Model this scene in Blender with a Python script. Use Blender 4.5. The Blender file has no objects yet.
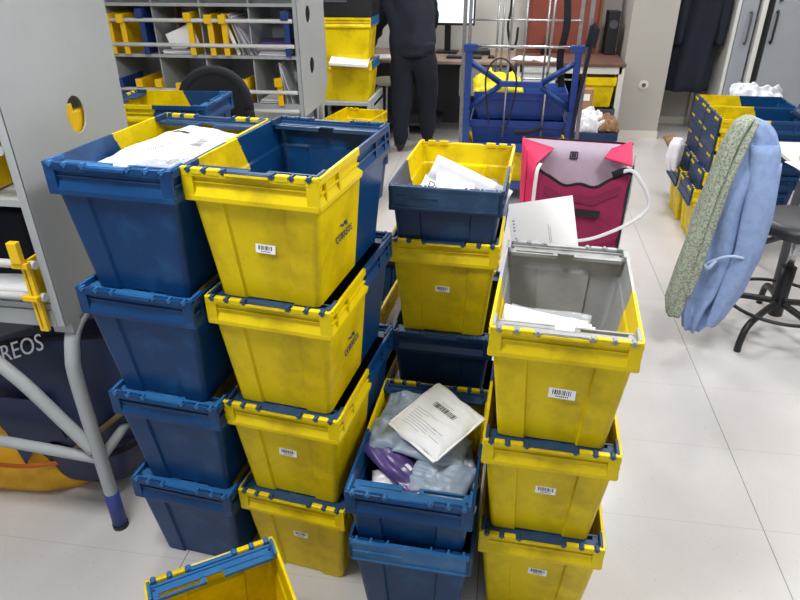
import bpy, bmesh, math, random
from mathutils import Vector, Matrix, noise, geometry
R = random.Random(7)
SC = bpy.context.scene
COL = SC.collection
PI = math.pi
# ------------------------------------------------------------------ materials
MATS = {}
def srgb(c):
    out = []
    for v in c[:3]:
        v = v/255.0
        out.append(v/12.92 if v <= 0.04045 else ((v+0.055)/1.055)**2.4)
    return (*out, 1.0)
def mat(name, rgb, rough=.5, var=.0, scale=8., rgb2=None, metal=0., bump=0., bscale=40., spec=.5, emit=0., lo=.45, hi=.62, alpha=1., trans=0., detail=5., fine=0.):
    if name in MATS: return MATS[name]
    m = bpy.data.materials.new(name); m.use_nodes = True
    nt = m.node_tree; N = nt.nodes; Lk = nt.links
    b = N['Principled BSDF']
    b.inputs['Base Color'].default_value = srgb(rgb)
    b.inputs['Roughness'].default_value = rough
    b.inputs['Metallic'].default_value = metal
    b.inputs['Specular IOR Level'].default_value = spec
    b.inputs['Alpha'].default_value = alpha
    b.inputs['Transmission Weight'].default_value = trans
    tc = N.new('ShaderNodeTexCoord')
    if var > 0 or rgb2:
        no = N.new('ShaderNodeTexNoise'); no.inputs['Scale'].default_value = scale; no.inputs['Detail'].default_value = detail
        no.inputs['Roughness'].default_value = .65
        Lk.new(tc.outputs['Object'], no.inputs['Vector'])
        cr = N.new('ShaderNodeValToRGB')
        cr.color_ramp.elements[0].position = lo; cr.color_ramp.elements[1].position = hi
        c1 = srgb(rgb); c2 = srgb(rgb2) if rgb2 else tuple(x*(1-var) for x in c1[:3])+(1,)
        cr.color_ramp.elements[0].color = c1; cr.color_ramp.elements[1].color = c2
        Lk.new(no.outputs['Fac'], cr.inputs['Fac']); out = cr.outputs['Color']
        if fine > 0:
            n2 = N.new('ShaderNodeTexNoise'); n2.inputs['Scale'].default_value = scale*9; n2.inputs['Detail'].default_value = 3
            Lk.new(tc.outputs['Object'], n2.inputs['Vector'])
            mx = N.new('ShaderNodeMix'); mx.data_type = 'RGBA'; mx.blend_type = 'MULTIPLY'; mx.inputs[0].default_value = fine
            Lk.new(out, mx.inputs[6]); Lk.new(n2.outputs['Fac'], mx.inputs[7]); out = mx.outputs[2]
        Lk.new(out, b.inputs['Base Color'])
    if bump > 0:
        nb = N.new('ShaderNodeTexNoise'); nb.inputs['Scale'].default_value = bscale; nb.inputs['Detail'].default_value = 4
        Lk.new(tc.outputs['Object'], nb.inputs['Vector'])
        bp = N.new('ShaderNodeBump'); bp.inputs['Strength'].default_value = bump; bp.inputs['Distance'].default_value = .004
        Lk.new(nb.outputs['Fac'], bp.inputs['Height']); Lk.new(bp.outputs['Normal'], b.inputs['Normal'])
    if emit > 0:
        b.inputs['Emission Color'].default_value = srgb(rgb); b.inputs['Emission Strength'].default_value = emit
    MATS[name] = m
    return m
def knit(name, rgb, freq=160):
    m = mat(name, rgb, .95, .12, 30, bump=.0)
    nt = m.node_tree; N = nt.nodes; Lk = nt.links; b = N['Principled BSDF']
    tc = N.new('ShaderNodeTexCoord'); w = N.new('ShaderNodeTexWave'); w.wave_type = 'BANDS'; w.bands_direction = 'DIAGONAL'
    w.inputs['Scale'].default_value = freq/2.6; w.inputs['Distortion'].default_value = 2.5
    Lk.new(tc.outputs['Object'], w.inputs['Vector'])
    bp = N.new('ShaderNodeBump'); bp.inputs['Strength'].default_value = .35; bp.inputs['Distance'].default_value = .002
    Lk.new(w.outputs['Fac'], bp.inputs['Height']); Lk.new(bp.outputs['Normal'], b.inputs['Normal'])
    return m
YEL = mat('yellow_plastic', (230, 202, 0), .40, scale=5.5, rgb2=(164, 138, 0), lo=.48, hi=.80, spec=.3, bump=.04, bscale=60, fine=.06)
BLU = mat('blue_plastic', (8, 60, 110), .36, scale=9, rgb2=(34, 94, 146), spec=.32, lo=.52, hi=.85, bump=.05, bscale=60, fine=.15)
BLD = mat('dark_blue_plastic', (18, 48, 88), .42, scale=8, rgb2=(38, 74, 114), lo=.55, hi=.8, bump=.05, bscale=60)
GRY = mat('grey_plastic', (148, 150, 152), .4, scale=6, rgb2=(172, 174, 176), lo=.45, hi=.75, bump=.04)
BARM = mat('slate_blue_bar', (28, 62, 98), .45, scale=12, rgb2=(58, 92, 122), lo=.5, hi=.8)
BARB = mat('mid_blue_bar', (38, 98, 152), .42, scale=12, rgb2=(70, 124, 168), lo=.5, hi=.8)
BARG = mat('grey_bar', (150, 151, 150), .45, scale=12, rgb2=(120, 121, 122))
STEEL_P = mat('painted_grey_steel', (168, 173, 174), .45, .06, 3)
CHROME = mat('chrome', (190, 190, 192), .25, metal=.9)
STEEL = mat('galvanised_steel', (150, 150, 150), .4, .2, 30, metal=.7)
BLACK = mat('black_plastic', (24, 25, 28), .45, .1, 20)
BLACKF = mat('black_fabric', (22, 24, 32), .9, .2, 20, bump=.3, bscale=80)
NAVY = mat('navy_cloth', (15, 21, 36), .92, .22, 9, bump=.25, bscale=40)
WHITE = mat('white_paper', (246, 246, 248), .7, .02, 10)
INK = mat('black_ink', (34, 34, 40), .7)
INKG = mat('grey_ink', (150, 150, 156), .7)
POLYW = mat('white_poly_film', (232, 232, 236), .32, .04, 14, bump=.25, bscale=30)
POLYG = mat('grey_blue_poly_film', (150, 166, 184), .38, scale=7, rgb2=(174, 186, 200), bump=.55, bscale=18)
POLYS = mat('silver_grey_poly_film', (150, 154, 164), .35, .15, 14, bump=.3, bscale=30)
PURP = mat('purple_poly_film', (84, 66, 128), .28, .2, 14, bump=.3, bscale=30)
LILAC = mat('pale_lilac_poly_film', (206, 200, 214), .35, .06, 14, bump=.3, bscale=30)
mat('mid_grey_ink', (120, 120, 128), .7)
NAVYINK = mat('navy_print', (24, 44, 84), .6)
# ------------------------------------------------------------------ mesh helper
class M:
    def __init__(s): s.v = []; s.f = []; s.m = []; s.sm = []
    def add(s, vs, fs, mi=0, smooth=False, T=None):
        k = len(s.v)
        for v in vs:
            v = Vector(v); s.v.append(T @ v if T else v)
        for f in fs: s.f.append([i+k for i in f]); s.m.append(mi); s.sm.append(smooth)
        return s
    def box(s, x0, x1, y0, y1, z0, z1, mi=0, T=None, c=0.):
        if c <= 0:
            vs = [(x0,y0,z0),(x1,y0,z0),(x1,y1,z0),(x0,y1,z0),(x0,y0,z1),(x1,y0,z1),(x1,y1,z1),(x0,y1,z1)]
            return s.add(vs, [(0,3,2,1),(4,5,6,7),(0,1,5,4),(1,2,6,5),(2,3,7,6),(3,0,4,7)], mi, False, T)
        bm = bmesh.new(); bmesh.ops.create_cube(bm, size=1)
        for v in bm.verts: v.co = Vector((x0+(v.co.x+.5)*(x1-x0), y0+(v.co.y+.5)*(y1-y0), z0+(v.co.z+.5)*(z1-z0)))
        bmesh.ops.bevel(bm, geom=bm.edges[:], offset=c, segments=2, affect='EDGES', profile=.5)
        s.bm(bm, mi, T); return s
    def bm(s, bm, mi=0, T=None, smooth=False):
        bm.verts.ensure_lookup_table(); k = len(s.v)
        for v in bm.verts: s.v.append(T @ v.co if T else v.co.copy())
        for f in bm.faces: s.f.append([v.index+k for v in f.verts]); s.m.append(mi); s.sm.append(smooth)
        bm.free(); return s
    def rings(s, rs, mi=0, cap0=True, cap1=True, smooth=True, closed=True, T=None):
        n = len(rs[0]); vs = [p for r in rs for p in r]; fs = []
        for j in range(len(rs)-1):
            for i in range(n if closed else n-1):
                a = j*n+i; b = j*n+(i+1) % n
                fs.append((a, b, b+n, a+n))
        s.add(vs, fs, mi, smooth, T)
        if cap0: s.add(rs[0], [list(range(n))[::-1]], mi, False, T)
        if cap1: s.add(rs[-1], [list(range(n))], mi, False, T)
        return s
    def tube(s, pts, r, mi=0, n=10, T=None, flat=1., cap=True, up=None):
        pts = [Vector(p) for p in pts]; rs = []
        t0 = (pts[1]-pts[0]).normalized()
        u = Vector(up) if up else (Vector((0,0,1)) if abs(t0.z) < .9 else Vector((1,0,0)))
        for i, p in enumerate(pts):
            if i == 0: t = pts[1]-pts[0]
            elif i == len(pts)-1: t = pts[-1]-pts[-2]
            else: t = (pts[i+1]-p).normalized()+(p-pts[i-1]).normalized()
            t = t.normalized(); u = (u-t*u.dot(t)).normalized(); w = t.cross(u)
            rr = r[i] if isinstance(r, (list, tuple)) else r
            rs.append([p+(u*math.cos(2*PI*k/n)+w*flat*math.sin(2*PI*k/n))*rr for k in range(n)])
        return s.rings(rs, mi, cap, cap, True, True, T)
    def cyl(s, x, y, z0, z1, r, mi=0, n=20, T=None, r1=None):
        r1 = r if r1 is None else r1
        return s.rings([[(x+q*math.cos(2*PI*k/n), y+q*math.sin(2*PI*k/n), z) for k in range(n)] for q, z in ((r, z0), (r1, z1))], mi, True, True, True, True, T)
    def lathe(s, prof, mi=0, n=28, c=(0,0,0), T=None):
        return s.rings([[(c[0]+q*math.cos(2*PI*k/n), c[1]+q*math.sin(2*PI*k/n), c[2]+z) for k in range(n)] for q, z in prof], mi, True, True, True, True, T)
    def grid(s, fn, nx, ny, mi=0, smooth=True, T=None, wrap=False):
        vs = [fn(i/(nx-1), j/(ny-1)) for j in range(ny) for i in range(nx)]
        fs = [(j*nx+i, j*nx+i+1, (j+1)*nx+i+1, (j+1)*nx+i) for j in range(ny-1) for i in range(nx-1)]
        return s.add(vs, fs, mi, smooth, T)
    def poly(s, pts, h, mi=0, T=None, holes=()):
        """2D outline (x,y) extruded from z=0 to z=h"""
        loops = [list(pts)]+[list(q) for q in holes]
        flat = [p for l in loops for p in l]
        tri = geometry.tessellate_polygon([[Vector((p[0], p[1], 0)) for p in l] for l in loops])
        n = len(flat); vs = [(p[0], p[1], 0) for p in flat]+[(p[0], p[1], h) for p in flat]
        fs = [(a, b, c) for a, b, c in tri]+[(c+n, b+n, a+n) for a, b, c in tri]
        k = 0
        for l in loops:
            m = len(l)
            for i in range(m): a = k+i; b = k+(i+1) % m; fs.append((a, b, b+n, a+n))
            k += m
        return s.add(vs, fs, mi, False, T)
    def mesh(s, name, mats):
        me = bpy.data.meshes.new(name)
        me.from_pydata([tuple(v) for v in s.v], [], s.f)
        for m in (mats if isinstance(mats, (list, tuple)) else [mats]): me.materials.append(m)
        me.polygons.foreach_set('material_index', s.m); me.polygons.foreach_set('use_smooth', s.sm)
        bm = bmesh.new(); bm.from_mesh(me); bmesh.ops.remove_doubles(bm, verts=bm.verts, dist=1e-6)
        bmesh.ops.recalc_face_normals(bm, faces=bm.faces); bm.to_mesh(me); bm.free()
        me.update(); return me
    def build(s, name, mats, parent=None, label=None):
        o = bpy.data.objects.new(name, s.mesh(name, mats)); COL.objects.link(o)
        if parent: o.parent = parent
        if label: o['label'] = label
        return o
def tag(o, label, cat, group=None):
    o['label'] = label; o['category'] = cat
    if group: o['group'] = group
    return o
def empty(name, loc, rz, label, cat, group=None):
    o = bpy.data.objects.new(name, None); COL.objects.link(o)
    o.location = loc; o.rotation_euler = (0, 0, rz); o.empty_display_size = .1
    return tag(o, label, cat, group)
def struct(name, m, mats, label=None):
    o = m.build(name, mats); o['kind'] = 'structure'
    if label: o['label'] = label
    return o
def Tm(loc=(0,0,0), rx=0, ry=0, rz=0):
    return Matrix.Translation(loc) @ Matrix.Rotation(rz, 4, 'Z') @ Matrix.Rotation(ry, 4, 'Y') @ Matrix.Rotation(rx, 4, 'X')
def text_mesh(txt, size, name, m, parent=None, T=None, depth=.0006, align='CENTER', label=None):
    cu = bpy.data.curves.new(name, 'FONT'); cu.body = txt; cu.size = size; cu.align_x = align; cu.align_y = 'CENTER'; cu.extrude = depth; cu.resolution_u = 3
    to = bpy.data.objects.new(name, cu); COL.objects.link(to)
    dg = bpy.context.evaluated_depsgraph_get(); me = bpy.data.meshes.new_from_object(to.evaluated_get(dg))
    bpy.data.objects.remove(to)
    if T: me.transform(T)
    me.materials.clear(); me.materials.append(m)
    o = bpy.data.objects.new(name, me); COL.objects.link(o)
    if parent: o.parent = parent
    return o
def copy_tree(o, loc=None, rz=None):
    r = o.copy(); COL.objects.link(r)
    for ch in o.children:
        c = ch.copy(); COL.objects.link(c); c.parent = r
        for g in ch.children:
            d = g.copy(); COL.objects.link(d); d.parent = c
    if loc: r.location = loc
    if rz is not None: r.rotation_euler = (0, 0, rz)
    return r

# ------------------------------------------------------------------ camera (about 1.7 m up, tilted down, turned a little right)
cr, cu_, cw = Vector((0.98775511, 0.15588582, -0.0062808)), Vector((-0.07000116, 0.47881496, 0.87512061)), Vector((-0.13942624, 0.86396519, -0.48386411))
cam = bpy.data.cameras.new('camera'); co = bpy.data.objects.new('camera', cam); COL.objects.link(co)
mw = Matrix.Identity(4)
for i in range(3):
    mw[i][0] = cr[i]; mw[i][1] = cu_[i]; mw[i][2] = -cw[i]
mw[2][3] = 1.71854
co.matrix_world = mw
cam.sensor_width = 36; cam.lens = 642.36/800*36; cam.clip_start = .05
SC.camera = co

# ------------------------------------------------------------------ crates
HA, HB = .166, .249          # half width, half length of the rim
def ring(a, b, z, y0=0., rec=0., r=.016):
    if z > .2565 and a > .157: r = .006
    """closed outline, counter-clockwise, with points on y0 and recessed panels"""
    q = []
    def corner(cx, cy, a0):
        for k in range(5):
            t = a0+PI/2*k/4; q.append((cx+r*math.cos(t), cy+r*math.sin(t), z))
    e = .5*a; s = .56*b; d = .004
    q.append((a, y0, z))
    q.append((a, s, z)) if rec == 0 else q.append((a, s, z))
    corner(a-r, b-r, 0)
    q += [(e, b, z), (e-d, b-rec, z), (-e+d, b-rec, z), (-e, b, z)]
    corner(-a+r, b-r, PI/2)
    q += [(-a, s, z), (-a, y0, z), (-a, -s, z)]
    corner(-a+r, -b+r, PI)
    q += [(-e, -b, z), (-e+d, -b+rec, z), (e-d, -b+rec, z), (e, -b, z)]
    corner(a-r, -b+r, 3*PI/2)
    q.append((a, -s, z))
    return q
NB = {}
TEETH = [(-.137, -.110), (-.098, -.066), (.066, .098), (.110, .137)]
PINS = [-.144, -.104, -.058, .058, .104, .144]
def shell_mesh(split=True):
    key = ('shell', split)
    if key in NB: return NB[key]
    m = M()
    P = [(.127, 0, .03, .007), (.130, .003, .03, .007), (.154, .254, .03, .007), (.1565, .2568, .03, 0), (.1652, .2570, .012, 0), (.166, .259, .012, 0), (.166, .269, .02, 0),
         (.1575, .288, -.005, 0), (.1575, .311, .012, 0), (.166, .315, 0, 0), (.166, .326, 0, 0), (.1585, .326, 0, 0), (.155, .26, .03, 0), (.151, .254, .03, .007), (.127, .008, .03, .007)]
    rs = [ring(a, a+.083, z, y0, rec) for a, z, y0, rec in P]
    n = len(rs[0]); iy = [i for i, p in enumerate(rs[0]) if abs(p[1]-.03) < 1e-6]
    i0, i1 = iy          # (a,y0) index 0 ; (-a,y0)
    for j in range(len(rs)-1):
        for i in range(n):
            k = (i+1) % n
            m.add([rs[j][i], rs[j][k], rs[j+1][k], rs[j+1][i]], [(0,1,2,3)], 1 if i0 <= i < i1 else 0, False)
    for rr in (rs[0], rs[-1]):
        m.add(rr[i0:i1+1], [list(range(i1-i0+1))], 1); m.add(rr[i1:]+rr[:1], [list(range(n-i1+1))], 0)
    # long-side raised rims with a rib under them
    for sx in (-1, 1):
        for (y0, y1, mi) in ((-HB+.012, 0, 0), (0, HB-.012, 1)):
            xa, xb = sorted((sx*.1585, sx*.166)); m.box(xa, xb, y0, y1, .326, .332, mi)
            xa, xb = sorted((sx*.1590, sx*.1645)); m.box(xa, xb, y0, y1+(.012 if mi == 0 else 0), .292, .297, mi)
        for y in (-.205, -.13, .13, .205):
            xa, xb = sorted((sx*.159, sx*.1655)); m.box(xa, xb, y-.004, y+.004, .264, .320, 0 if y < 0 else 1)
    for sy, mi in ((-1, 0), (1, 1)):
        def yy(a, b): return sorted((sy*(HB-a), sy*(HB-b)))
        for sx in (-1, 1):
            m.box(*sorted((sx*.136, sx*.1640)), *yy(.0006, .0095), .262, .318, mi, c=.001)
        m.box(-.136, .136, *yy(.0045, .0085), .300, .303, mi)
        for x0, x1 in TEETH: m.box(x0, x1, *yy(-.0015, .013), .318, .334, mi, c=.003)
        m.box(-.164, -.150, *yy(0, .013), .322, .334, mi, c=.002); m.box(.150, .164, *yy(0, .013), .322, .334, mi, c=.002)
        # lower grip plate in the middle
        T = Tm((0, sy*(HB+.0005), .3235), rx=sy*.35)
        m.box(-.052, .052, *sorted((sy*.004, -sy*.008)), -.002, .003, mi, T)
    NB[key] = m.mesh('shell', [YEL, BLU]); return NB[key]
def bar_mesh(mode):
    """at local y=0 the outer rim face, +y inwards"""
    key = ('bar', mode)
    if key in NB: return NB[key]
    m = M()
    m.tube([(-.158, .007, .326), (.158, .007, .326)], .0045, 0, 8)
    for x in PINS:
        m.box(x-.0036, x+.0036, -.0022, .014, .3225, .3352, 0, c=.0012)
        m.box(x-.0072, x+.0072, -.002, .006, .3275, .3315, 0)
    if mode == 'in':
        m.box(-.052, .052, .004, .016, .322, .331, 0)
        m.box(-.153, .153, .015, .022, .313, .325, 0)
        m.box(-.153, .153, .020, .042, .317, .3205, 0)
        m.box(-.150, -.022, .040, .058, .317, .3205, 0); m.box(-.150, -.022, .056, .060, .312, .3215, 0)
        m.box(.022, .150, .054, .060, .312, .3215, 0); m.box(.138, .150, .040, .060, .317, .3205, 0); m.box(.022, .034, .040, .060, .317, .3205, 0)
        for sx in (-1, 1):
            m.box(*sorted((sx*.156, sx*.136)), .012, .050, .314, .3210, 0)
            m.box(*sorted((sx*.160, sx*.152)), .008, .062, .320, .336, 0, c=.002)
            m.cyl(sx*.146, .030, .3205, .3222, .004, 1, 10)
    elif mode == 'hang':
        m.box(-.156, .156, -.012, -.003, .232, .330, 0); m.box(-.158, .158, -.016, -.010, .228, .236, 0); m.box(-.156, .156, -.015, -.010, .28, .284, 0)
        m.box(-.158, .158, -.012, .002, .326, .336, 0)
        for x0, x1 in TEETH: m.box(x0, x1, -.0165, -.012, .316, .328, 1)
    elif mode == 'out':
        m.box(-.152, .152, -.008, -.002, .274, .330, 0)
        m.box(-.152, .152, -.012, -.006, .270, .276, 0); m.box(-.152, -.02, -.012, -.006, .302, .306, 0)
        m.box(-.158, .158, -.010, .002, .326, .334, 0)
    NB[key] = m.mesh('support_bar', [BARM, INK]); return NB[key]
def barcode(w, h, seed=0, text=True):
    rr = random.Random(seed); m = M()
    m.box(-w/2, w/2, -h/2, h/2, 0, .0006, 0)
    x = -w*.36
    while x < w*.36:
        bw = rr.choice((.0012, .0012, .002, .003))*w/.055; m.box(x, min(x+bw, w*.37), -h*.12 if text else -h*.32, h*.36, .0006, .0009, 1); x += bw+rr.choice((.001, .0016, .0024))*w/.055
    if text:
        for k in range(7): m.box(-w*.22+k*w*.07, -w*.22+k*w*.07+w*.04, -h*.36, -h*.22, .0006, .0009, 1)
    return m
def retint(o, mats):
    for i, mm in enumerate(mats):
        o.material_slots[i].link = 'OBJECT'; o.material_slots[i].material = mm
def crate(x, y, z, rz, label, front=YEL, back=BLU, bars=('in', 'in'), barm=None, code=None, logo=False, group=None, s=1.0):
    """front end faces local -y.  code=(dx, z, tilt) places the barcode sticker"""
    e = empty('postal_crate', (x, y, z), rz, label, 'crate', group)
    if s != 1: e.scale = (s, s, s)
    sh = bpy.data.objects.new('shell', shell_mesh()); COL.objects.link(sh); sh.parent = e
    retint(sh, (front, back))
    for k, md in enumerate(bars):
        if not md: continue
        b = bpy.data.objects.new('support_bar', bar_mesh(md)); COL.objects.link(b); b.parent = e
        b.location = (0, -HB if k == 0 else HB, 0); b.rotation_euler = (0, 0, 0 if k == 0 else PI)
        bmx = barm[k] if isinstance(barm, (list, tuple)) else barm
        if bmx is None: bmx = BARM
        retint(b, (bmx, YEL if md == 'hang' else INK))
    if code:
        dx, cz, tl = code[:3]; w = code[3] if len(code) > 3 else .052
        a = .130+.024*(cz-.004)/.25
        c = barcode(w, w*.42, int(abs(x*977+z*131))).build('barcode_sticker', [WHITE, INK], e)
        c.location = (dx, -(a+.083)+.007-.0022, cz); c.rotation_euler = (PI/2-.094, tl, 0)
    if logo:
        cz, cy = .160, -.078
        a = .130+.024*(cz-.004)/.25+.001
        Tl = Matrix.Translation((a, cy, cz)) @ Matrix.Rotation(PI/2, 4, 'Z') @ Matrix.Rotation(PI/2-.094, 4, 'X')
        text_mesh('CORREOS', .024, 'printed_name', NAVYINK, e, Tl @ Matrix.Translation((0, -.020, 0)), .0005)
        g = M()     # crown over a curled post horn
        Te = Tl @ Matrix.Translation((0, .004, 0)) @ Matrix.Diagonal((1.35, 1.35, 1, 1))
        g.box(-.010, .010, .022, .0245, 0, .001, 0, Te)
        for px in (-.009, -.003, .003, .009): g.cyl(px, .029, 0, .001, .0032, 0, 10, Te)
        for t in range(16):
            a0 = t/16*2*PI; a1 = a0+.42
            g.poly([(.011*math.cos(a0), .008+.011*math.sin(a0)), (.0075*math.cos(a0), .008+.0075*math.sin(a0)), (.0075*math.cos(a1), .008+.0075*math.sin(a1)), (.011*math.cos(a1), .008+.011*math.sin(a1))], .001, 0, Te)
        g.poly([(.004, .002), (.019, -.007), (.019, .004)], .001, 0, Te)
        g.poly([(-.004, .005), (-.016, .001), (-.016, .004), (-.004, .009)], .001, 0, Te)
        g.build('printed_emblem', NAVYINK, e)
    return e
DY = .3209
# --- stack of yellow-fronted crates, front left
A = (-.496, 1.506, -.124)
crate(A[0], A[1], 0, A[2], 'yellow and blue mail crate on the floor, bottom of the tall yellow stack of four', code=(.010, .172, .0, .045))
crate(A[0], A[1], DY, A[2], 'dirty yellow mail crate, second from bottom in the tall yellow stack of four', code=(.0, .172, .02, .052))
crate(A[0], A[1], 2*DY, A[2], 'yellow mail crate without a front sticker, third up in the tall yellow stack', logo=True)
crate(A[0]-.004, A[1], 3*DY, A[2]-.01, 'yellow-fronted mail crate with open blue interior, topmost of the tall yellow stack', code=(.010, .145, .02, .050), logo=True)
# --- stack of blue-fronted crates, far left
B = (-.837, 1.507, -.104)
for k, lb in enumerate(('blue mail crate on the floor, bottom of the far left blue stack', 'blue mail crate, second from bottom in the far left blue stack',
                        'blue mail crate, third up in the far left blue stack', 'blue mail crate with yellow rear half holding a white parcel, top of far left stack')):
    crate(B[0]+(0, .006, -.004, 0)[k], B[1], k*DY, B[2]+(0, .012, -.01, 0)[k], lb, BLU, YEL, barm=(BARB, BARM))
# --- middle stack further back
C_ = (-.137, 1.979, -.049)
crate(C_[0], C_[1], 0, C_[2], 'yellow mail crate on the floor under the middle stack, behind the parcel crate', bars=('out', 'out'))
crate(C_[0], C_[1], .2985, C_[2], 'dark blue mail crate just behind the crate full of grey parcels', BLD, YEL, barm=(BARM, BARM))
crate(C_[0], C_[1], .6194, C_[2], 'yellow mail crate with small barcode under the shallow blue crate of letters', code=(-.002, .165, 0, .045))
crate(C_[0]+.004, C_[1]-.002, .6194+.1665, C_[2]-.012, 'dark blue and yellow crate of white letters nested on top of the middle stack', BLD, YEL, bars=('out', None), barm=(BARM, BARM))
# --- blue pair with parcels
D = (-.158, 1.397, -.034)
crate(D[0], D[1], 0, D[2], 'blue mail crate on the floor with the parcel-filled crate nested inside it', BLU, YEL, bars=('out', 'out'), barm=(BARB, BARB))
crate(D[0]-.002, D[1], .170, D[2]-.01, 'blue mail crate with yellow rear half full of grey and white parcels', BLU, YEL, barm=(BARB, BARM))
# --- right stack
E_ = (.183, 1.471, -.04)
crate(E_[0]+.004, E_[1], 0, E_[2], 'yellow mail crate at the bottom of the right-hand stack of three', code=(.004, .185, .05, .052))
crate(E_[0]-.002, E_[1], DY, E_[2]-.006, 'yellow mail crate, middle of the right-hand stack of three', code=(.002, .172, .03, .052))
crate(E_[0], E_[1], 2*DY, E_[2]-.03, 'yellow and grey mail crate with grey bars, top of the right-hand stack', YEL, GRY, barm=(BARG, BARG), code=(.012, .158, .03, .062))
# --- lone crate, bottom edge of the picture
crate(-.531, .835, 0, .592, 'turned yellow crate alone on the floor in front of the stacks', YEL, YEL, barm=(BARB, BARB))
# --- crates behind
crate(-.50, 2.08, 0, -.10, 'yellow and blue crate on the floor hidden behind the tall yellow stack')
crate(-.50, 2.08, DY, -.10, 'upper yellow and blue crate in the gap behind the tall yellow stack')
crate(-1.06, 4.53, 0, -.2, 'yellow crate on the floor near the standing person, under another')
crate(-1.06, 4.53, DY, -.2, 'open yellow crate near the standing person, upper one of two', YEL, YEL, bars=('out', None))
G3 = (-1.545, 2.86, -PI/2+.02)
for k in range(3):
    crate(G3[0], G3[1], k*DY, G3[2], ('yellow and blue crate on the floor under two more in front of the mail shelves', 'middle crate of the stack standing in front of the mail shelves', 'third crate up in front of the mail shelves, holding the top one')[k])
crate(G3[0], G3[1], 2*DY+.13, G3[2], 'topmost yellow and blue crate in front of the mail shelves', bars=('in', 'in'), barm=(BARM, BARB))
# right-hand nested stacks, their ends towards the left
def jst(cx, cy, n, off0, names, rz):
    z = 0
    for k in range(n):
        off = off0 if k == 0 else (off0*.4 if k == 1 else 0)
        crate(cx+off, cy, z, rz, names[k], YEL, BLU, bars=('hang', 'out' if k < n-1 else None), barm=(BLD, BLD), s=1.08)
        z += .110
jst(1.56, 4.28, 5, -.07, ['bottom crate of the front nested stack beyond the blue cardigan', 'second crate up in the front nested stack beyond the blue cardigan',
    'third crate up in the front nested stack beyond the blue cardigan', 'fourth crate up in the front nested stack beyond the blue cardigan', 'topmost crate of the front nested stack beyond the blue cardigan'], -PI/2-.03)
jst(1.58, 4.66, 5, -.09, ['bottom crate of the rear nested stack, its yellow end on the floor towards the pillar', 'second crate up in the rear nested stack nearer the pillar',
    'third crate up in the rear nested stack nearer the pillar', 'fourth crate up in the rear nested stack nearer the pillar', 'topmost crate of the rear nested stack, under the coats'], -PI/2-.03)

# ------------------------------------------------------------------ floor, walls
def floor_mat():
    m = mat('pale_terrazzo_tile', (201, 197, 195), .28, scale=2.0, rgb2=(192, 188, 186), lo=.4, hi=.7)
    nt = m.node_tree; N = nt.nodes; Lk = nt.links; b = N['Principled BSDF']
    src = b.inputs['Base Color'].links[0].from_socket
    geo = N.new('ShaderNodeNewGeometry'); sp = N.new('ShaderNodeSeparateXYZ'); Lk.new(geo.outputs['Position'], sp.inputs[0])
    def mth(op, a, bb=None):
        n = N.new('ShaderNodeMath'); n.operation = op
        for i, q in enumerate((a, bb)):
            if q is None: continue
            if isinstance(q, (int, float)): n.inputs[i].default_value = q
            else: Lk.new(q, n.inputs[i])
        return n.outputs[0]
    def line(coord, off, pitch, w):
        t = mth('FLOORED_MODULO', mth('SUBTRACT', coord, off-pitch/2), pitch)
        return mth('LESS_THAN', mth('ABSOLUTE', mth('SUBTRACT', t, pitch/2)), w)
    ns = N.new('ShaderNodeTexNoise'); ns.inputs['Scale'].default_value = 90; ns.inputs['Detail'].default_value = 2; Lk.new(geo.outputs['Position'], ns.inputs['Vector'])
    spk = mth('GREATER_THAN', ns.outputs['Fac'], .69)
    strong = line(sp.outputs['X'], .9545, .9328, .0017)
    faint = mth('MULTIPLY', line(sp.outputs['Y'], 2.88, .402, .0016), 1.0)
    def mixc(fac, k, colr, base):
        mx = N.new('ShaderNodeMix'); mx.data_type = 'RGBA'; Lk.new(mth('MULTIPLY', fac, k), mx.inputs[0]); Lk.new(base, mx.inputs[6]); mx.inputs[7].default_value = srgb(colr); return mx.outputs[2]
    c = mixc(spk, .35, (150, 138, 126), src); c = mixc(faint, .45, (168, 158, 146), c); c = mixc(strong, .8, (104, 98, 92), c)
    Lk.new(c, b.inputs['Base Color']); return m
FLOOR = floor_mat()
WALL = mat('cream_painted_wall', (172, 168, 162), .8, .03, 2)
WALLW = mat('off_white_painted_wall', (198, 196, 190), .8, .03, 2)
SKIRT = mat('cream_skirting', (214, 208, 196), .5)
struct('floor', M().box(-4, 4.2, -1.5, 7.6, -.1, 0), FLOOR)
CEIL = mat('white_ceiling', (235, 235, 232), .9)
struct('ceiling', M().box(-4, 4.2, -1.5, 7.6, 2.75, 2.85), CEIL)
struct('wall_back', M().box(-4, 1.46, 7.40, 7.55, 0, 2.75), WALLW)
struct('wall_alcove', M().box(1.46, 4.2, 7.42, 7.55, 0, 2.75), WALL)
struct('wall_pillar', M().box(1.11, 1.52, 6.75, 7.42, 0, 2.75), WALL)
struct('wall_left', M().box(-4.1, -4, -1.5, 7.6, 0, 2.75), WALLW)
struct('wall_right', M().box(4.2, 4.3, -1.5, 7.6, 0, 2.75), WALLW)
struct('baseboard_pillar', M().box(1.102, 1.528, 6.742, 6.75, 0, .075), SKIRT)
struct('baseboard_alcove', M().box(1.52, 2.3, 7.41, 7.42, 0, .075), SKIRT)
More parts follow.
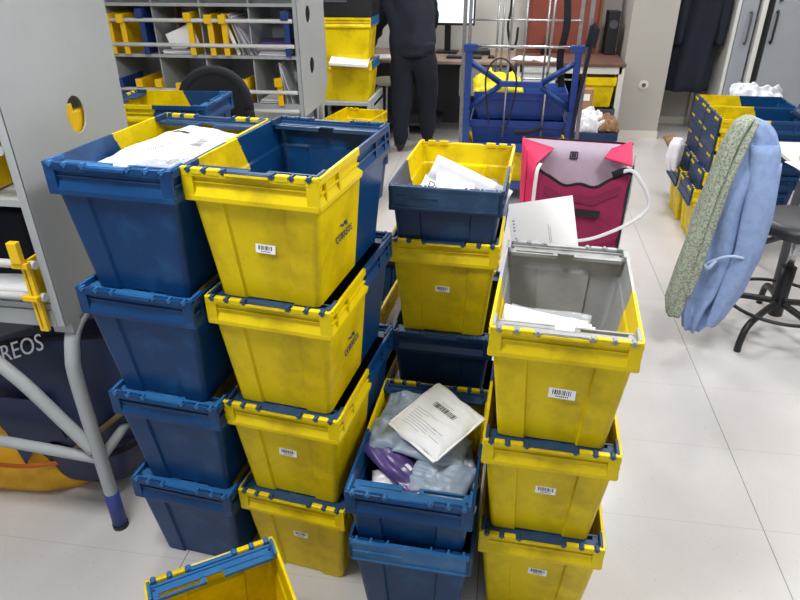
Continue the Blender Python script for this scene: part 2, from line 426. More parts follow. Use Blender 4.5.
# ------------------------------------------------------------------ pigeonhole sorting units
def oval(cx, cy, a, b, n=28): return [(cx+a*math.cos(2*PI*k/n), cy+b*math.sin(2*PI*k/n)) for k in range(n)]
def side_panel(e, x, t, prof, holes, label=None):
    """prof in (y,z); placed with thickness t in x"""
    m = M(); T = Matrix(((0, 0, 1, x+t-.004), (1, 0, 0, 0), (0, 1, 0, 0), (0, 0, 0, 1)))
    m.poly(prof, .004, 0, T, holes)
    m.box(x, x+t-.001, 0, .012, prof[0][1], prof[-1][1])
    return m.build('side_panel', STEEL_P, e, label)
def pigeon(x1, y0, zb, label, xs, right_holes, rows, width, dividers, far):
    """x1: right-hand outer face, y0: front edge, zb: underside"""
    e = empty('mail_sorting_unit', (x1, y0, 0), 0, label, 'shelving')
    top = 1.95 if far else 2.0
    prof = [(0, zb), (.52, zb), (.56, 1.1), (.50, 1.3), (.58, top), (0, top)] if not far else [(0, zb-.03), (.50, zb-.03), (.60, zb+.10), (.60, top), (0, top)]
    if not far: prof = [(0, zb), (.46, zb), (.50, 1.1), (.53, top), (0, top)]
    side_panel(e, -.028, .028, prof, right_holes)
    side_panel(e, -width, .028, prof, [])
    M().box(-width+.028, -.028, .40, .415, zb, top).build('back_panel', STEEL_P, e)
    for z in rows: M().box(-width+.028, -.028, .0, .40, z-.018, z).build('shelf', STEEL_P, e)
    # rolled front lip under the lowest shelf
    M().box(-width+.028, -.028, -.004, .012, zb-.0, zb+.05).build('front_lip', STEEL_P, e)
    for xx in xs: M().box(xx-.004, xx+.004, .02, .40, zb+.05, top).build('partition', STEEL_P, e)
    return e
ROD = mat('pale_grey_rod', (196, 198, 196), .4)
YD = mat('yellow_divider_plastic', (244, 196, 12), .4, .06, 12)
BDV = mat('blue_divider_plastic', (28, 56, 122), .45, .1, 12)
# far unit
U2 = pigeon(-1.250, 4.0, .79, 'long grey pigeonhole unit with rods facing the camera, in the background left', [-.31, -.62, -.93, -1.24, -1.56], [oval(.22, 1.345, .05, .05), oval(.24, 1.04, .05, .05)],
            [.83, 1.125, 1.42, 1.72], 1.75, [], True)
for z in (1.326, 1.185, .915, .80, 1.60, 1.48):
    M().tube([(-1.75, -.025, z), (-.028, -.025, z)], .012, 0, 10).build('rod', ROD, U2)
def divider(e, x, z0, z1, mt, lean=.02):
    m = M(); m.box(x-.006, x+.004, -.015, .25, z0, z1, 0, c=.002); m.box(x-.022, x+.022, -.045, -.012, z1-.05, z1, 0, c=.002); m.box(x-.014, x+.020, -.022, -.013, z0, z1-.05, 0)
    return m.build('divider', mt, e, 'yellow divider' if mt is YD else 'blue divider')
for x, z0, z1, mt in ((-1.21, 1.126, 1.36, YD), (-1.12, 1.126, 1.36, YD), (-.99, 1.126, 1.39, BDV), (-.68, 1.126, 1.37, YD), (-.55, 1.126, 1.36, YD), (-.46, 1.126, 1.36, YD), (-.07, 1.126, 1.38, BDV),
                      (-1.20, .832, .98, BDV), (-1.07, .832, .98, YD), (-.94, .832, .98, YD), (-.80, .832, .96, YD), (-.36, .832, .99, YD), (-.145, .832, 1.0, YD)):
    divider(U2, x, z0, z1, mt)
# near unit (only its right end is in the picture)
U1 = pigeon(-1.165, 1.37, .79, 'grey pigeonhole unit end panel with an oval hole, at the left edge of the picture', [-.35, -.70], [oval(.268, 1.315, .040, .050)],
            [.86, 1.16, 1.46, 1.75], 1.05, [], False)
for z in (.985, .888, 1.29, 1.40, 1.62): M().tube([(-1.05, -.012, z), (-.026, -.012, z)], .012, 0, 10).build('rod', ROD, U1)
m = M(); m.box(-.052, -.045, -.03, .10, .80, 1.00, 0, c=.002); m.box(-.068, -.040, -.045, -.026, 1.00, 1.06, 0, c=.003); m.box(-.058, -.034, -.030, -.020, .79, 1.00, 0); m.box(-.075, -.03, -.04, -.024, .985, 1.0, 0); m.box(-.075, -.03, -.04, -.024, .888, .90, 0); m.build('divider', YD, U1, 'yellow divider hooked on the rods')
divider(U1, -.34, 1.165, 1.36, YD); divider(U1, -.13, 1.165, 1.36, YD)
# its yellow content seen through the oval hole
m = M(); m.box(-.05, -.012, .16, .39, 1.17, 1.322, 0, Tm((0, 0, 0)), c=.006); m.box(-.02, -.008, .2, .27, 1.17, 1.345, 0, Tm((0, 0, 0), rx=-.12*0), c=.003); m.build('divider_block', YD, U1, 'yellow divider seen through the oval hole')
SLEEVE = mat('blue_sleeve', (46, 62, 130), .5, .1, 12)
def sm(pts, n=8):
    """Catmull-Rom through points"""
    P = [Vector(p) for p in pts]; P = [P[0]*2-P[1]]+P+[P[-1]*2-P[-2]]; out = []
    for i in range(1, len(P)-2):
        for k in range(n):
            t = k/n; a, b, c, d = P[i-1:i+3]
            out.append(.5*((2*b)+(c-a)*t+(2*a-5*b+4*c-d)*t*t+(3*b-a-3*c+d)*t**3))
    out.append(P[-2]); return out
def frame_legs(e, w, dz=0):
    L = lambda pts, nm='leg', r=.021: M().tube(sm(pts), r, 0, 14).build(nm, STEEL_P, e)
    l = L([(-.02, .16, .80), (-.018, .05, .755), (-.018, .012, .69), (-.02, .0, .60), (-.02, .0, .3), (-.02, .0, .02)])
    M().tube([(-.02, 0, .012), (-.02, 0, .155)], .0235, 0, 14).build('foot_sleeve', SLEEVE, l)
    M().tube([(-.02, 0, .0), (-.02, 0, .016)], .026, 0, 14).build('rubber_foot', BLACK, l)
    L([(-.02, 0, .30), (-w/2, 0, .335), (-w+.02, 0, .30)], 'crossbar', .018)
    L([(-.035, 0, .33), (-.11, 0, .44), (-.20, 0, .57), (-.34, .02, .70), (-.42, .08, .78)], 'brace', .020)
    l2 = L([(-.02, .42, .80), (-.02, .46, .6), (-.02, .46, .02)]); M().tube([(-.02, .46, .0), (-.02, .46, .155)], .0235, 0, 14).build('foot_sleeve', SLEEVE, l2)
    L([(-.02, .01, .30), (-.02, .45, .33)], 'crossbar', .016)
    for yy in (0, .46):
        q = L([(-w+.03, yy, .79), (-w+.03, yy, .3), (-w+.03, yy, .0)])
frame_legs(U1, 1.05)
M().box(-.06, -.0, .02, .06, .757, .79).build('bracket', STEEL_P, U1)
# legs of the far unit
for x in (-.03, -1.70):
    for yy in (.02, .50):
        M().tube(sm([(x, yy+.06, .80), (x, yy, .70), (x, yy, .4), (x, yy, 0)]), .021, 0, 12).build('leg', STEEL_P, U2)
M().tube([(-1.70, .02, .3), (-.03, .02, .3)], .018, 0, 12).build('crossbar', STEEL_P, U2)

# mail lying in the pigeonholes
def bundle(loc, w, h, d, n, tilt, label, rz=0, mt=None, fan=.01):
    e = empty('mail_bundle', loc, rz, label, 'mail')
    for k in range(n):
        m = M(); y = k*d
        m.box(-w/2, w/2, 0, .0035, 0, h*R.uniform(.9, 1), 0, Tm((R.uniform(-.01, .01), y, 0), rx=-.05-k*fan, ry=tilt+R.uniform(-.04, .04)))
        m.build('envelope', mt or R.choice([WHITE, WHITE, POLYS, LILAC]), e)
    return e
def flatpile(loc, w, l, n, label, rz=0, ht=.006, mats=None, ry=0):
    e = empty('paper_pile', loc, rz, label, 'mail'); e.rotation_euler = (0, ry, rz)
    for k in range(n):
        a = R.uniform(-.12, .12); dx, dy = R.uniform(-.012, .012), R.uniform(-.012, .012)
        def fn(s, t, k=k, dx=dx, dy=dy): return (dx+(s-.5)*w, dy+(t-.5)*l, k*ht+.004*math.sin(s*3+k)*0)
        m = M(); m.box(-w/2, w/2, -l/2, l/2, 0, ht*.8, 0, Tm((dx, dy, k*ht), rz=a)); m.build('envelope', R.choice(mats or [WHITE, WHITE, LILAC, POLYS]), e)
    return e
X0 = -1.250
flatpile((X0-.79, 4.12, 1.128), .20, .22, 5, 'flat grey envelopes in the second visible pigeonhole of the upper row', .1, ry=0)
s1 = bundle((X0-.74, 4.03, 1.16), .19, .13, .012, 2, -.35, 'large tilted printed envelope leaning in the upper row pigeonhole', 0)
bundle((X0-.40, 4.02, 1.128), .022, .26, .0, 1, -.35, 'slanting thin magazine beside the double yellow dividers')
for k in range(6):
    o = M().box(0, .003, 0, .24, 0, .24, 0, Tm((0, 0, 0), ry=-.30-.05*k)).build('magazine', [WHITE, POLYS, LILAC][k % 3])
    o.location = (X0-.37+.017*k, 4.015, 1.128)
    tag(o, 'white magazine leaning in the upper row pigeonhole right of two yellow dividers', 'magazine', 'magazines leaning in the upper row')
flatpile((X0-.17, 4.13, 1.128), .20, .22, 8, 'stack of flat letters in the rightmost upper pigeonhole', 0)
flatpile((X0-.17, 4.10, 1.19), .18, .20, 3, 'pinkish letters topping the rightmost upper pigeonhole stack', .3, mats=[LILAC, WHITE, PURP])
for k in range(6):
    o = M().box(0, .003, 0, .24, 0, .25, 0, Tm((0, 0, 0), ry=-.10-.04*k)).build('magazine', [POLYS, WHITE, STEEL_P][k % 3])
    o.location = (X0-.125+.012*k, 4.015, .834)
    tag(o, 'upright grey magazine in the rightmost lower pigeonhole', 'magazine', 'magazines upright in the lower row')
flatpile((X0-.22, 4.10, .834), .12, .2, 5, 'small letter pile left of the lower right yellow divider', .1)
bundle((X0-.70, 4.02, .834), .02, .17, .0, 2, .5, 'tilted beige envelope beside a yellow divider, lower row', 0, mt=mat('beige_card', (176, 168, 152), .8))
flatpile((X0-.48, 4.12, .92), .14, .2, 3, 'dark blue catalogue in the lower row behind the black chair', 0, mats=[NAVYINK])
o = M().box(-.11, .11, 0, .05, 0, .12, 0, c=.006).build('cardboard_box', mat('cardboard', (172, 128, 96), .85, .1, 10)); o.location = (X0-.98, 4.2, 1.365); o.location.z = 1.421-.29
o.location = (X0-1.02, 4.30, 1.1265); o.scale = (1, 1, 2.3); tag(o, 'brown cardboard box standing at the back of an upper pigeonhole', 'box')
o = M().box(-.05, .05, 0, .05, 0, .26, 0, c=.006).build('cardboard_box', mat('cardboard', (172, 128, 96), .85)); o.location = (X0-.70, 4.30, 1.1265); tag(o, 'tall brown cardboard box behind the single yellow divider, upper row', 'box')
# ------------------------------------------------------------------ mail in the near crates
def pillow(w, l, h, seed, wr=.006, flat=.9, fin=.012, nx=34, ny=34, bend=0., fs=9.):
    """sealed bag: puffed, wrinkled, with a flat seam round it; lies on z=0"""
    m = M(); off = Vector((seed*3.1, seed*1.7, 0))
    def prof(s, t):
        a = max(0, 1-abs(2*s-1)**3.2); b = max(0, 1-abs(2*t-1)**3.2); return (a*b)**.55
    def base(s, t):
        x = (s-.5)*w; y = (t-.5)*l
        p = Vector((x*fs, y*fs, 0))+off
        x += .006*noise.noise(p*1.3)*2; y += .006*noise.noise(p*1.3+Vector((5, 5, 5)))*2
        return x, y, p
    def z0(s, t): return bend*((2*s-1)**2)*w+.25*wr*noise.noise(Vector((s*4, t*4, seed)))
    def top(s, t):
        x, y, p = base(s, t); pr = prof(s, t)
        wz = noise.noise(p*2.2)*wr*2.2 + 1.5*abs(noise.noise(Vector((p.x*1.4, p.y*4.5, seed))))*wr*1.5 + abs(noise.noise(Vector((p.x*5, p.y*1.4, seed+9))))*wr
        return (x, y, h*.5+z0(s, t)+pr*h*.5*flat+wz*(.35+.65*pr))
    def bot(s, t):
        x, y, p = base(s, t); return (x, y, h*.5-.001+z0(s, t)-prof(s, t)*h*.49)
    m.grid(top, nx, ny); m.grid(bot, nx, ny)
    # close the seam
    for a, b in (((0, 0), (1, 0)), ((1, 0), (1, 1)), ((1, 1), (0, 1)), ((0, 1), (0, 0))):
        def side(s, t, a=a, b=b):
            u = a[0]+(b[0]-a[0])*s; v = a[1]+(b[1]-a[1])*s; return Vector(top(u, v)).lerp(Vector(bot(u, v)), t)
        m.grid(side, nx, 2)
    return m
def topz(me):
    from mathutils.bvhtree import BVHTree
    bm = bmesh.new(); bm.from_mesh(me); t = BVHTree.FromBMesh(bm); bm.free()
    def f(x, y):
        h = t.ray_cast(Vector((x, y, 2)), Vector((0, 0, -1)))
        return h[0].z if h[0] else 0.
    return f
def prints(o, rects, name, mt, rot=0., c=(0, 0)):
    """thin marks that follow the bag's surface; rects (x0,x1,y0,y1)"""
    f = topz(o.data); m = M(); cs, sn = math.cos(rot), math.sin(rot)
    for x0, x1, y0, y1 in rects:
        nx = max(2, int(abs(x1-x0)/.005)+2); ny = max(2, int(abs(y1-y0)/.005)+2)
        def g(s, t):
            x = x0+(x1-x0)*s; y = y0+(y1-y0)*t; X = c[0]+x*cs-y*sn; Y = c[1]+x*sn+y*cs
            return (X, Y, f(X, Y)+.0007)
        m.grid(g, nx, ny)
    return m.build(name, mt, o)
def bars_of(w, h, seed, gaps=0):
    rr = random.Random(seed); x = -w/2; out = []
    while x < w/2:
        b = rr.choice((.0014, .0022, .0034)); out.append((x, min(x+b, w/2), -h/2, h/2)); x += b+rr.choice((.0012, .002, .003))
        if gaps and rr.random() < .12: x += gaps
    return out
def put(o, loc, rx=0, ry=0, rz=0):
    o.location = loc; o.rotation_euler = (rx, ry, rz); return o
# white parcel in the far-left top crate
def loc_in(S, dx, dy): c, s = math.cos(S[2]), math.sin(S[2]); return (S[0]+dx*c-dy*s, S[1]+dx*s+dy*c)
p = put(pillow(.235, .33, .040, 1, .0025).build('white_parcel', POLYW), (*loc_in(B, .0, .02), 1.235), rx=.10, ry=.03, rz=-.42)
tag(p, 'large white plastic parcel with two barcodes on top of the far left blue stack', 'parcel')
prints(p, bars_of(.10, .018, 3, .006), 'barcode_print', INKG, 1.0, (-.015, -.03)); prints(p, bars_of(.055, .030, 5), 'barcode_print', MATS['mid_grey_ink'], 1.9, (.055, .045))
prints(p, [(-.035, .02, -.004, .004), (.0, .03, -.009, -.003), (-.03, -.015, .004, .009)], 'black_tape', INK, .25, (-.055, .085))
p = put(pillow(.17, .15, .03, 2, .008).build('grey_plastic_bag', POLYS), (*loc_in(B, .065, -.135), 1.236), ry=-.05, rz=.1)
tag(p, 'crumpled silver grey bag tucked under the white parcel in the top left crate', 'parcel')
p = put(pillow(.20, .12, .03, 12, .008).build('grey_plastic_bag', POLYS), (*loc_in(B, .0, .16), 1.20), rx=.05, rz=-.3)
tag(p, 'grey plastic bag behind the white parcel in the top left crate', 'parcel')
o = put(M().box(-.13, .13, -.21, .19, 0, .245, 0, c=.01).build('packed_letters', mat('dull_paper_edges', (182, 176, 168), .8, .3, 60)), (*loc_in(B, 0, 0), .9645+.008)); o.rotation_euler[2] = B[2]
o.scale = (.95, .96, 1)
tag(o, 'packed block of letters filling the top left crate below the white parcel', 'mail')
# paper in the topmost yellow crate
p = put(M().box(-.065, .065, -.055, .055, 0, .003).build('white_envelope', WHITE), (*loc_in(A, .060, -.095), 1.190), rx=.12, rz=-.05); tag(p, 'white envelope lying inside the topmost yellow crate', 'envelope')
p = put(M().box(-.12, .12, -.20, -.03, 0, .205, c=.008).build('packed_letters', MATS['dull_paper_edges']), (*loc_in(A, 0, 0), .9645-.0+.01)); p.rotation_euler[2] = A[2]; p.scale = (.95, .95, 1)
tag(p, 'packed letters low inside the topmost yellow crate', 'mail')
# letters in the shallow middle crate
zc = .6194+.1665
Cc = (C_[0]+.004, C_[1]-.002, C_[2]-.012)
p = put(M().box(-.13, .13, -.20, .20, 0, .22, c=.008).build('packed_letters', MATS['dull_paper_edges']), (*loc_in(Cc, 0, 0), zc+.008)); p.rotation_euler[2] = Cc[2]; p.scale = (.93, .95, 1)
tag(p, 'packed block of letters in the crate on top of the middle stack', 'mail')
def sheet(w, l, curl, th=.002, n=12):
    m = M()
    f = lambda q: (lambda s, t: ((s-.5)*w, (t-.5)*l, curl*(2*s-1)**2+q))
    m.grid(f(0), n, 4); m.grid(f(th), n, 4)
    for j in (0, 1): m.grid(lambda s, t, j=j: ((s-.5)*w, (j-.5)*l, curl*(2*s-1)**2+t*th), n, 2)
    for i in (0, 1): m.grid(lambda s, t, i=i: ((i-.5)*w, (s-.5)*l, curl+t*th), 4, 2)
    return m
for k, (dx, dy, dz, rx, ry, rz, w, l, lb) in enumerate((
    (.045, -.02, .276, 1.45, .42, .06, .26, .075, 'long white envelope slanting down to the right over the middle stack crate'),
    (-.080, -.03, .268, 1.30, -.95, .20, .10, .05, 'narrow folded white sheet standing up at the left of the letter crate'),
    (-.045, -.07, .252, .60, .1, -.1, .12, .11, 'white leaflet with black print in the letter crate'),
    (.005, -.09, .262, .75, .35, .45, .13, .10, 'white envelope with one corner up in the middle of the letter crate'),
    (.06, -.12, .246, .35, .2, -.25, .12, .08, 'small white envelope at the right of the letter crate'),
    (.00, -.165, .232, .15, 0, .1, .20, .08, 'white envelope against the front bar of the letter crate'))):
    o = sheet(w, l, .008).build('white_envelope', WHITE); put(o, (*loc_in(Cc, dx, dy), zc+dz), rx, ry, rz+Cc[2]); tag(o, lb, 'envelope')
    if k == 2:
        t = text_mesh('DR', .032, 'black_print', INK, o, Tm((-.02, .02, .011)))
# parcels in the blue pair
zd = .170
def inD(dx, dy, z): return (*loc_in((D[0], D[1], D[2]), dx, dy), z)
p = put(M().box(-.125, .125, -.21, .21, 0, .20, c=.02).build('packed_parcels', POLYS), inD(0, 0, zd+.009)); p.rotation_euler[2] = D[2]; p.scale = (.93, .94, 1)
tag(p, 'bottom layer of grey parcels filling the blue parcel crate', 'parcel')
PARC = [
 ('white_parcel', POLYW, .15, .13, .05, (-.055, -.12, .375), (.1, .12, .2), 'small white plastic parcel at the lower left of the parcel crate', 21, .006),
 ('lilac_parcel', LILAC, .14, .09, .035, (.085, -.165, .385), (.05, -.05, -.3), 'pale lilac plastic bag by the front bar of the parcel crate', 22, .006),
 ('grey_parcel', POLYG, .20, .12, .07, (-.045, .125, .455), (.12, -.06, -.10), 'rolled grey-blue bag at the back of the parcel crate', 23, .007),
 ('grey_parcel', POLYG, .15, .13, .075, (-.090, .025, .435), (.05, -.10, .25), 'bulging grey-blue bag at the left of the parcel crate', 24, .009),
 ('purple_parcel', PURP, .25, .085, .03, (-.055, -.085, .437), (.10, .22, -.62), 'purple plastic bag running diagonally through the parcel crate', 25, .005),
 ('grey_parcel', POLYG, .20, .12, .04, (.025, -.015, .465), (.10, .10, -.12), 'flat grey-blue bag directly under the white mailer', 26, .005),
 ('grey_parcel', POLYG, .17, .13, .05, (.065, -.105, .425), (.15, -.05, -.22), 'light grey-blue bag nearest the front of the parcel crate', 27, .007),
 ('grey_parcel', POLYS, .10, .16, .06, (.105, -.04, .405), (.05, -.15, .15), 'crumpled silver grey bag at the right of the parcel crate', 28, .012),
 ('padded_mailer', mat('white_padded_mailer', (234, 236, 240), .5, .03, 12, bump=.2, bscale=30), .195, .195, .026, (.034, .018, .538), (.28, .04, -.70), 'white padded mailer with a barcode on top of the parcel crate', 29, .003)]
for nm, mt, w, l, h, (dx, dy, z), (rx, ry, rz), lb, sd, wr in PARC:
    o = pillow(w, l, h, sd, wr).build(nm, mt); put(o, inD(dx, dy, z), rx, ry, rz+D[2]); tag(o, lb, 'parcel')
    if nm == 'padded_mailer':
        prints(o, bars_of(.085, .018, 4, .002), 'barcode_print', INK, 0, (.0, .032))
        prints(o, [(-.072, -.072+R.uniform(.03, .12), -.006-i*.0085, -.0072-i*.0085) for i in range(8)]+[(-.03, .02, .050, .0512), (.02, .06, -.03, -.0315), (.03, .07, -.055, -.0565)], 'address_print', INKG)
        m = M(); m.box(-.100, -.093, -.092, .092, h*.42, h*.58); m.box(.093, .100, -.092, .092, h*.42, h*.58); m.box(-.096, .096, -.101, -.093, h*.42, h*.58); m.build('sealed_edge', WHITE, o)
    if nm == 'purple_parcel':
        prints(o, [(-.012, .012, -.006, .006)], 'label', WHITE, 0, (.02, .012))
o = put(M().box(-.014, .014, -.010, .010, 0, .004, c=.001).build('yellow_tag', YEL), inD(.045, -.155, .428), .1, .0, 0); tag(o, 'small yellow tag among the bags by the front bar', 'tag')
# documents in the grey/yellow top crate
E3 = (E_[0], E_[1], E_[2]-.03); ze = 2*DY
def inE(dx, dy, z): return (*loc_in(E3, dx, dy), z)
for k in range(7):
    o = sheet(.20, .15, .004, .006).build('white_document', WHITE); put(o, inE(-.050+.011*k, -.15+.004*k, ze+.172+.012*(7-k)*.9), .62, .10, .02*k-.05+E3[2])
    tag(o, 'white document standing in the fanned stack inside the yellow and grey crate', 'document', 'documents fanned in the grey and yellow crate')
CLEAR = mat('clear_film', (215, 218, 224), .12, alpha=.28, bump=.6, bscale=22)
o = pillow(.19, .12, .010, 31, .003).build('clear_plastic_sleeve', CLEAR); put(o, inE(-.035, -.14, ze+.268), .58, .06, E3[2]); tag(o, 'clear plastic sleeve wrapped over the documents in the grey crate', 'plastic sleeve')
o = put(M().box(-.125, .125, -.205, -.02, 0, .13, c=.008).build('packed_letters', MATS['dull_paper_edges']), inE(0, 0, ze+.01)); o.rotation_euler[2] = E3[2]; o.scale = (.92, .98, 1)
tag(o, 'pile of letters under the documents in the grey crate', 'mail')
# large white sheet standing behind the right-hand stack, in a crate of its own
crate(.21, 2.10, 0, -.03, 'yellow crate on the floor behind the right-hand stack')
crate(.21, 2.10, DY, -.03, 'yellow crate behind the right-hand stack holding the big white envelope')
o = M().box(-.118, .118, 0, .004, -.33, 0, 0).build('white_envelope', WHITE)
put(o, (.15, 2.28, .90), -.42, -.19, .04); tag(o, 'large white envelope standing behind the grey crate in front of the pink bag', 'envelope')
m = M()
for i in range(4): m.box(-.105+.0*i, -.098, -.0006, 0, -.06-.012*i, -.066-.012*i)
m.tube([(-.098, -.001, -.125), (-.10, -.001, -.13), (-.096, -.001, -.135)], .0035, 0, 6)
m.box(.020, .0215, -.0006, 0, -.17, -.09); m.box(.026, .0272, -.0006, 0, -.16, -.10)
m.build('small_print', INKG, o)
# ------------------------------------------------------------------ pink bag
PINK = mat('bright_pink_fabric', (222, 40, 92), .7, .08, 12, bump=.1, bscale=90)
MAR = mat('maroon_mesh_fabric', (146, 30, 76), .8, .14, 10, bump=.3, bscale=150)
LIN = mat('pale_lilac_lining', (202, 186, 204), .6, .08, 9, bump=.25, bscale=14)
GLIN = mat('grey_side_fabric', (160, 164, 164), .7, .06, 10)
bag = empty('pink_bag', (.375, 3.20, 0), 0, 'large open pink bag with pale lining and a white strap, standing behind the right-hand stack', 'bag')
# local coordinates: x right, y back; floor at 0
def wall(m, p, nx=10, ny=10, amp=.006, seed=0, th=.006, mi=0):
    """quad p=[bl,br,tr,tl] with thickness along its normal"""
    a, b, c, d = [Vector(q) for q in p]; n = (b-a).cross(d-a).normalized()
    def f(s, t, k): 
        q = (a.lerp(b, s)).lerp(d.lerp(c, s), t); e = math.sin(PI*s)*math.sin(PI*t)
        return q+n*(k*th+amp*e*2*noise.noise(Vector((s*3, t*3, seed))))
    m.grid(lambda s, t: f(s, t, 0), nx, ny, mi); m.grid(lambda s, t: f(s, t, 1), nx, ny, mi)
    for (s0, t0, s1, t1) in ((0,0,1,0),(1,0,1,1),(1,1,0,1),(0,1,0,0)):
        m.grid(lambda s, t: f(s0+(s1-s0)*s, t0+(t1-t0)*s, t), nx, 2, mi)
m = M(); wall(m, [(-.235, .12, 0), (.22, .12, 0), (.262, .10, .842), (-.268, .10, .860)], seed=1); m.build('back_panel', LIN, bag, 'pale lilac lining of the back panel')
m = M(); wall(m, [(-.235, .135, 0), (.22, .135, 0), (.265, .115, .842), (-.27, .115, .860)], seed=1); m.build('outer_back_panel', PINK, bag)
m = M(); m.tube(sm([(-.27, .105, .860), (-.15, .108, .859), (.0, .11, .852), (.14, .11, .848), (.268, .108, .845)]), .006, 0, 8); m.build('top_binding', PINK, bag)
m = M(); m.tube(sm([(-.262, .096, .866), (-.20, .098, .867), (-.05, .10, .859), (.10, .10, .856), (.27, .098, .848)]), .0035, 0, 8); m.build('dark_piping', BLACKF, bag, 'black piping along the back edge')
# front (mesh) panel, sagging upper edge
def fp(k, y=-.15):
    def f(s, t):
        zt = .775-.075*math.sin(PI*min(1, s*1.05))**.8 + .012*math.sin(s*17)*math.sin(PI*s); x = -.19+.42*s+.0*(1-t)
        return (x*(1-.08*(1-t)), y+k*.006+.02*math.sin(PI*t)*math.sin(PI*s)*-1+.008*noise.noise(Vector((s*4, t*4, 3))), .02+(zt-.02)*t)
    return f
m = M(); m.grid(fp(0), 26, 16); m.grid(fp(1), 26, 16); m.build('front_panel', MAR, bag, 'darker maroon mesh front panel')
m = M(); m.tube([Vector(fp(0)(s/25, 1))+Vector((0, 0, .003)) for s in range(26)], .007, 0, 8, flat=.6); m.build('front_binding', BLACKF, bag, 'black edge of the front panel')
m = M(); m.grid(lambda s, t: Vector(fp(0)(.08+.84*s, .93-.055*t))+Vector((0, -.006, 0)), 16, 4); m.grid(lambda s, t: Vector(fp(0)(.08+.84*s, .93-.055*t))+Vector((0, -.002, 0)), 16, 4); m.build('reinforcing_band', mat('dark_pink_band', (122, 24, 64), .8), bag)
m = M(); m.box(-.115, .085, -.186, -.178, .565, .597, 0, Tm((0,0,0), ry=.05)); m.build('velcro_strip', BLACK, bag, 'black strip on the front panel')
m = M(); wall(m, [(-.235, -.150, 0), (-.180, -.150, 0), (-.188, -.145, .775), (-.245, -.06, .84)], seed=4); wall(m, [(-.235, .12, 0), (-.235, -.15, 0), (-.245, -.06, .84), (-.268, .10, .860)], seed=5); m.build('side_panel', PINK, bag)
m = M(); wall(m, [(.20, -.15, 0), (.22, -.13, 0), (.248, -.10, .80), (.225, -.145, .775)], seed=6); m.build('side_piping', BLACKF, bag)
m = M(); wall(m, [(.22, -.14, 0), (.27, .10, 0), (.285, .09, .80), (.247, -.11, .78)], seed=7); m.build('side_panel', GLIN, bag, 'grey side panel')
# folded-out corners at the mouth
m = M(); wall(m, [(-.225, -.08, .76), (-.215, -.10, .775), (-.11, .075, .82), (-.268, .095, .860)], seed=8, amp=.002); m.build('corner_flap', PINK, bag)
m = M(); wall(m, [(.13, .03, .79), (.245, -.10, .79), (.264, .10, .858), (.17, .09, .82)], seed=9, amp=.002); m.build('corner_flap', PINK, bag)
m = M(); wall(m, [(-.235, -.15, .0), (.22, -.15, .0), (.22, .13, .0), (-.235, .13, .0)], seed=2, amp=0); m.build('base', PINK, bag)
# logo: small dark rounded square with plain strokes
m = M(); lx, lz, q = -.01, .782, .019; y = .090
for (a, b, c, d) in ((-1, 1, .8, 1), (-1, 1, -1, -.8), (-1, -.8, -1, 1), (.8, 1, -1, 1), (-.5, -.1, -.5, .5), (.1, .5, .1, .5), (.1, .5, -.5, -.1)): m.box(lx+a*q, lx+b*q, y, y+.008, lz+c*q, lz+d*q)
m.build('square_logo', INK, bag, 'small dark square emblem on the lining')
STRAP = mat('white_webbing', (222, 220, 222), .7)
m = M(); m.tube(sm([(-.185, -.13, .80), (-.200, -.165, .77), (-.205, -.17, .65), (-.205, -.168, .45), (-.195, -.17, .25), (-.15, -.18, .16)]), .009, 0, 8, flat=.25, up=(1, 0, 0)); m.build('strap', STRAP, bag)
m = M(); m.tube(sm([(.17, -.16, .775), (.225, -.19, .80), (.275, -.20, .75), (.325, -.20, .665), (.315, -.205, .61), (.23, -.22, .54), (.10, -.23, .475), (.0, -.23, .45), (-.12, -.21, .42)]), .0085, 0, 8, flat=.25, up=(0, 0, 1)); m.build('strap', STRAP, bag, 'white carrying strap looping out to the right')
m = M(); m.tube(sm([(.15, -.155, .765), (.19, -.17, .79), (.235, -.18, .79)]), .016, 0, 8, flat=.3); m.build('strap_anchor', BLACKF, bag)
# ------------------------------------------------------------------ mail trolley
TB = mat('bright_blue_trolley_plastic', (30, 66, 140), .42, .12, 10)
tr = empty('mail_trolley', (.10, 4.70, 0), 0, 'blue X-braced frame trolley with tall steel poles in the background, left of the pillar', 'trolley')
for x, y in ((-.40, -.02), (.42, -.02), (-.40, .62), (.42, .62)):
    m = M(); m.box(x-.013, x+.013, y-.013, y+.013, .12, 1.95); m.build('corner_pole', STEEL, tr)
    m = M(); m.tube([(x, y-.014, .055), (x, y+.014, .055)], .055, 0, 18); q = m.build('castor', BLACK, tr); M().box(x-.02, x+.02, y-.02, y+.02, .07, .125).build('castor_fork', STEEL, q)
M().box(-.41, .43, -.03, .63, .12, .16).build('base', TB, tr)
M().tube([(-.35, -.035, 1.115), (.36, -.035, 1.115)], .010, 0, 10).build('top_bar', CHROME, tr)
m = M()
for sx in (-1, 1):
    xs = sorted((sx*.385, sx*.34)); m.box(xs[0], xs[1], -.055, -.02, .44, 1.13, 0, c=.004); xs = sorted((sx*.40, sx*.31)); m.box(xs[0], xs[1], -.06, -.018, 1.085, 1.13, 0, c=.004)
    for z0, z1 in ((1.02, .88), (.70, .86)): m.tube([(sx*.355, -.038, z0), (sx*.14, -.038, z1)], .020, 0, 4); 
    for z0, z1 in ((1.02, .88), (.70, .86)): m.tube([(sx*.355, -.052, z0), (sx*.14, -.052, z1)], .006, 0, 4)
m.box(-.15, .15, -.055, -.025, .855, .893, 0, c=.004); m.box(-.37, .37, -.055, -.02, .40, .46, 0, c=.004)
m.build('x_frame', TB, tr)
for x in (-.19, -.15, .02, .18): M().tube([(x, .60, .16), (x, .60, 1.95)], .008, 0, 8).build('rear_bar', CHROME, tr)
for x in (-.10, .17): M().tube([(x, .0, .50), (x+.02, .02, 1.95)], .009, 0, 8).build('bar', CHROME, tr)
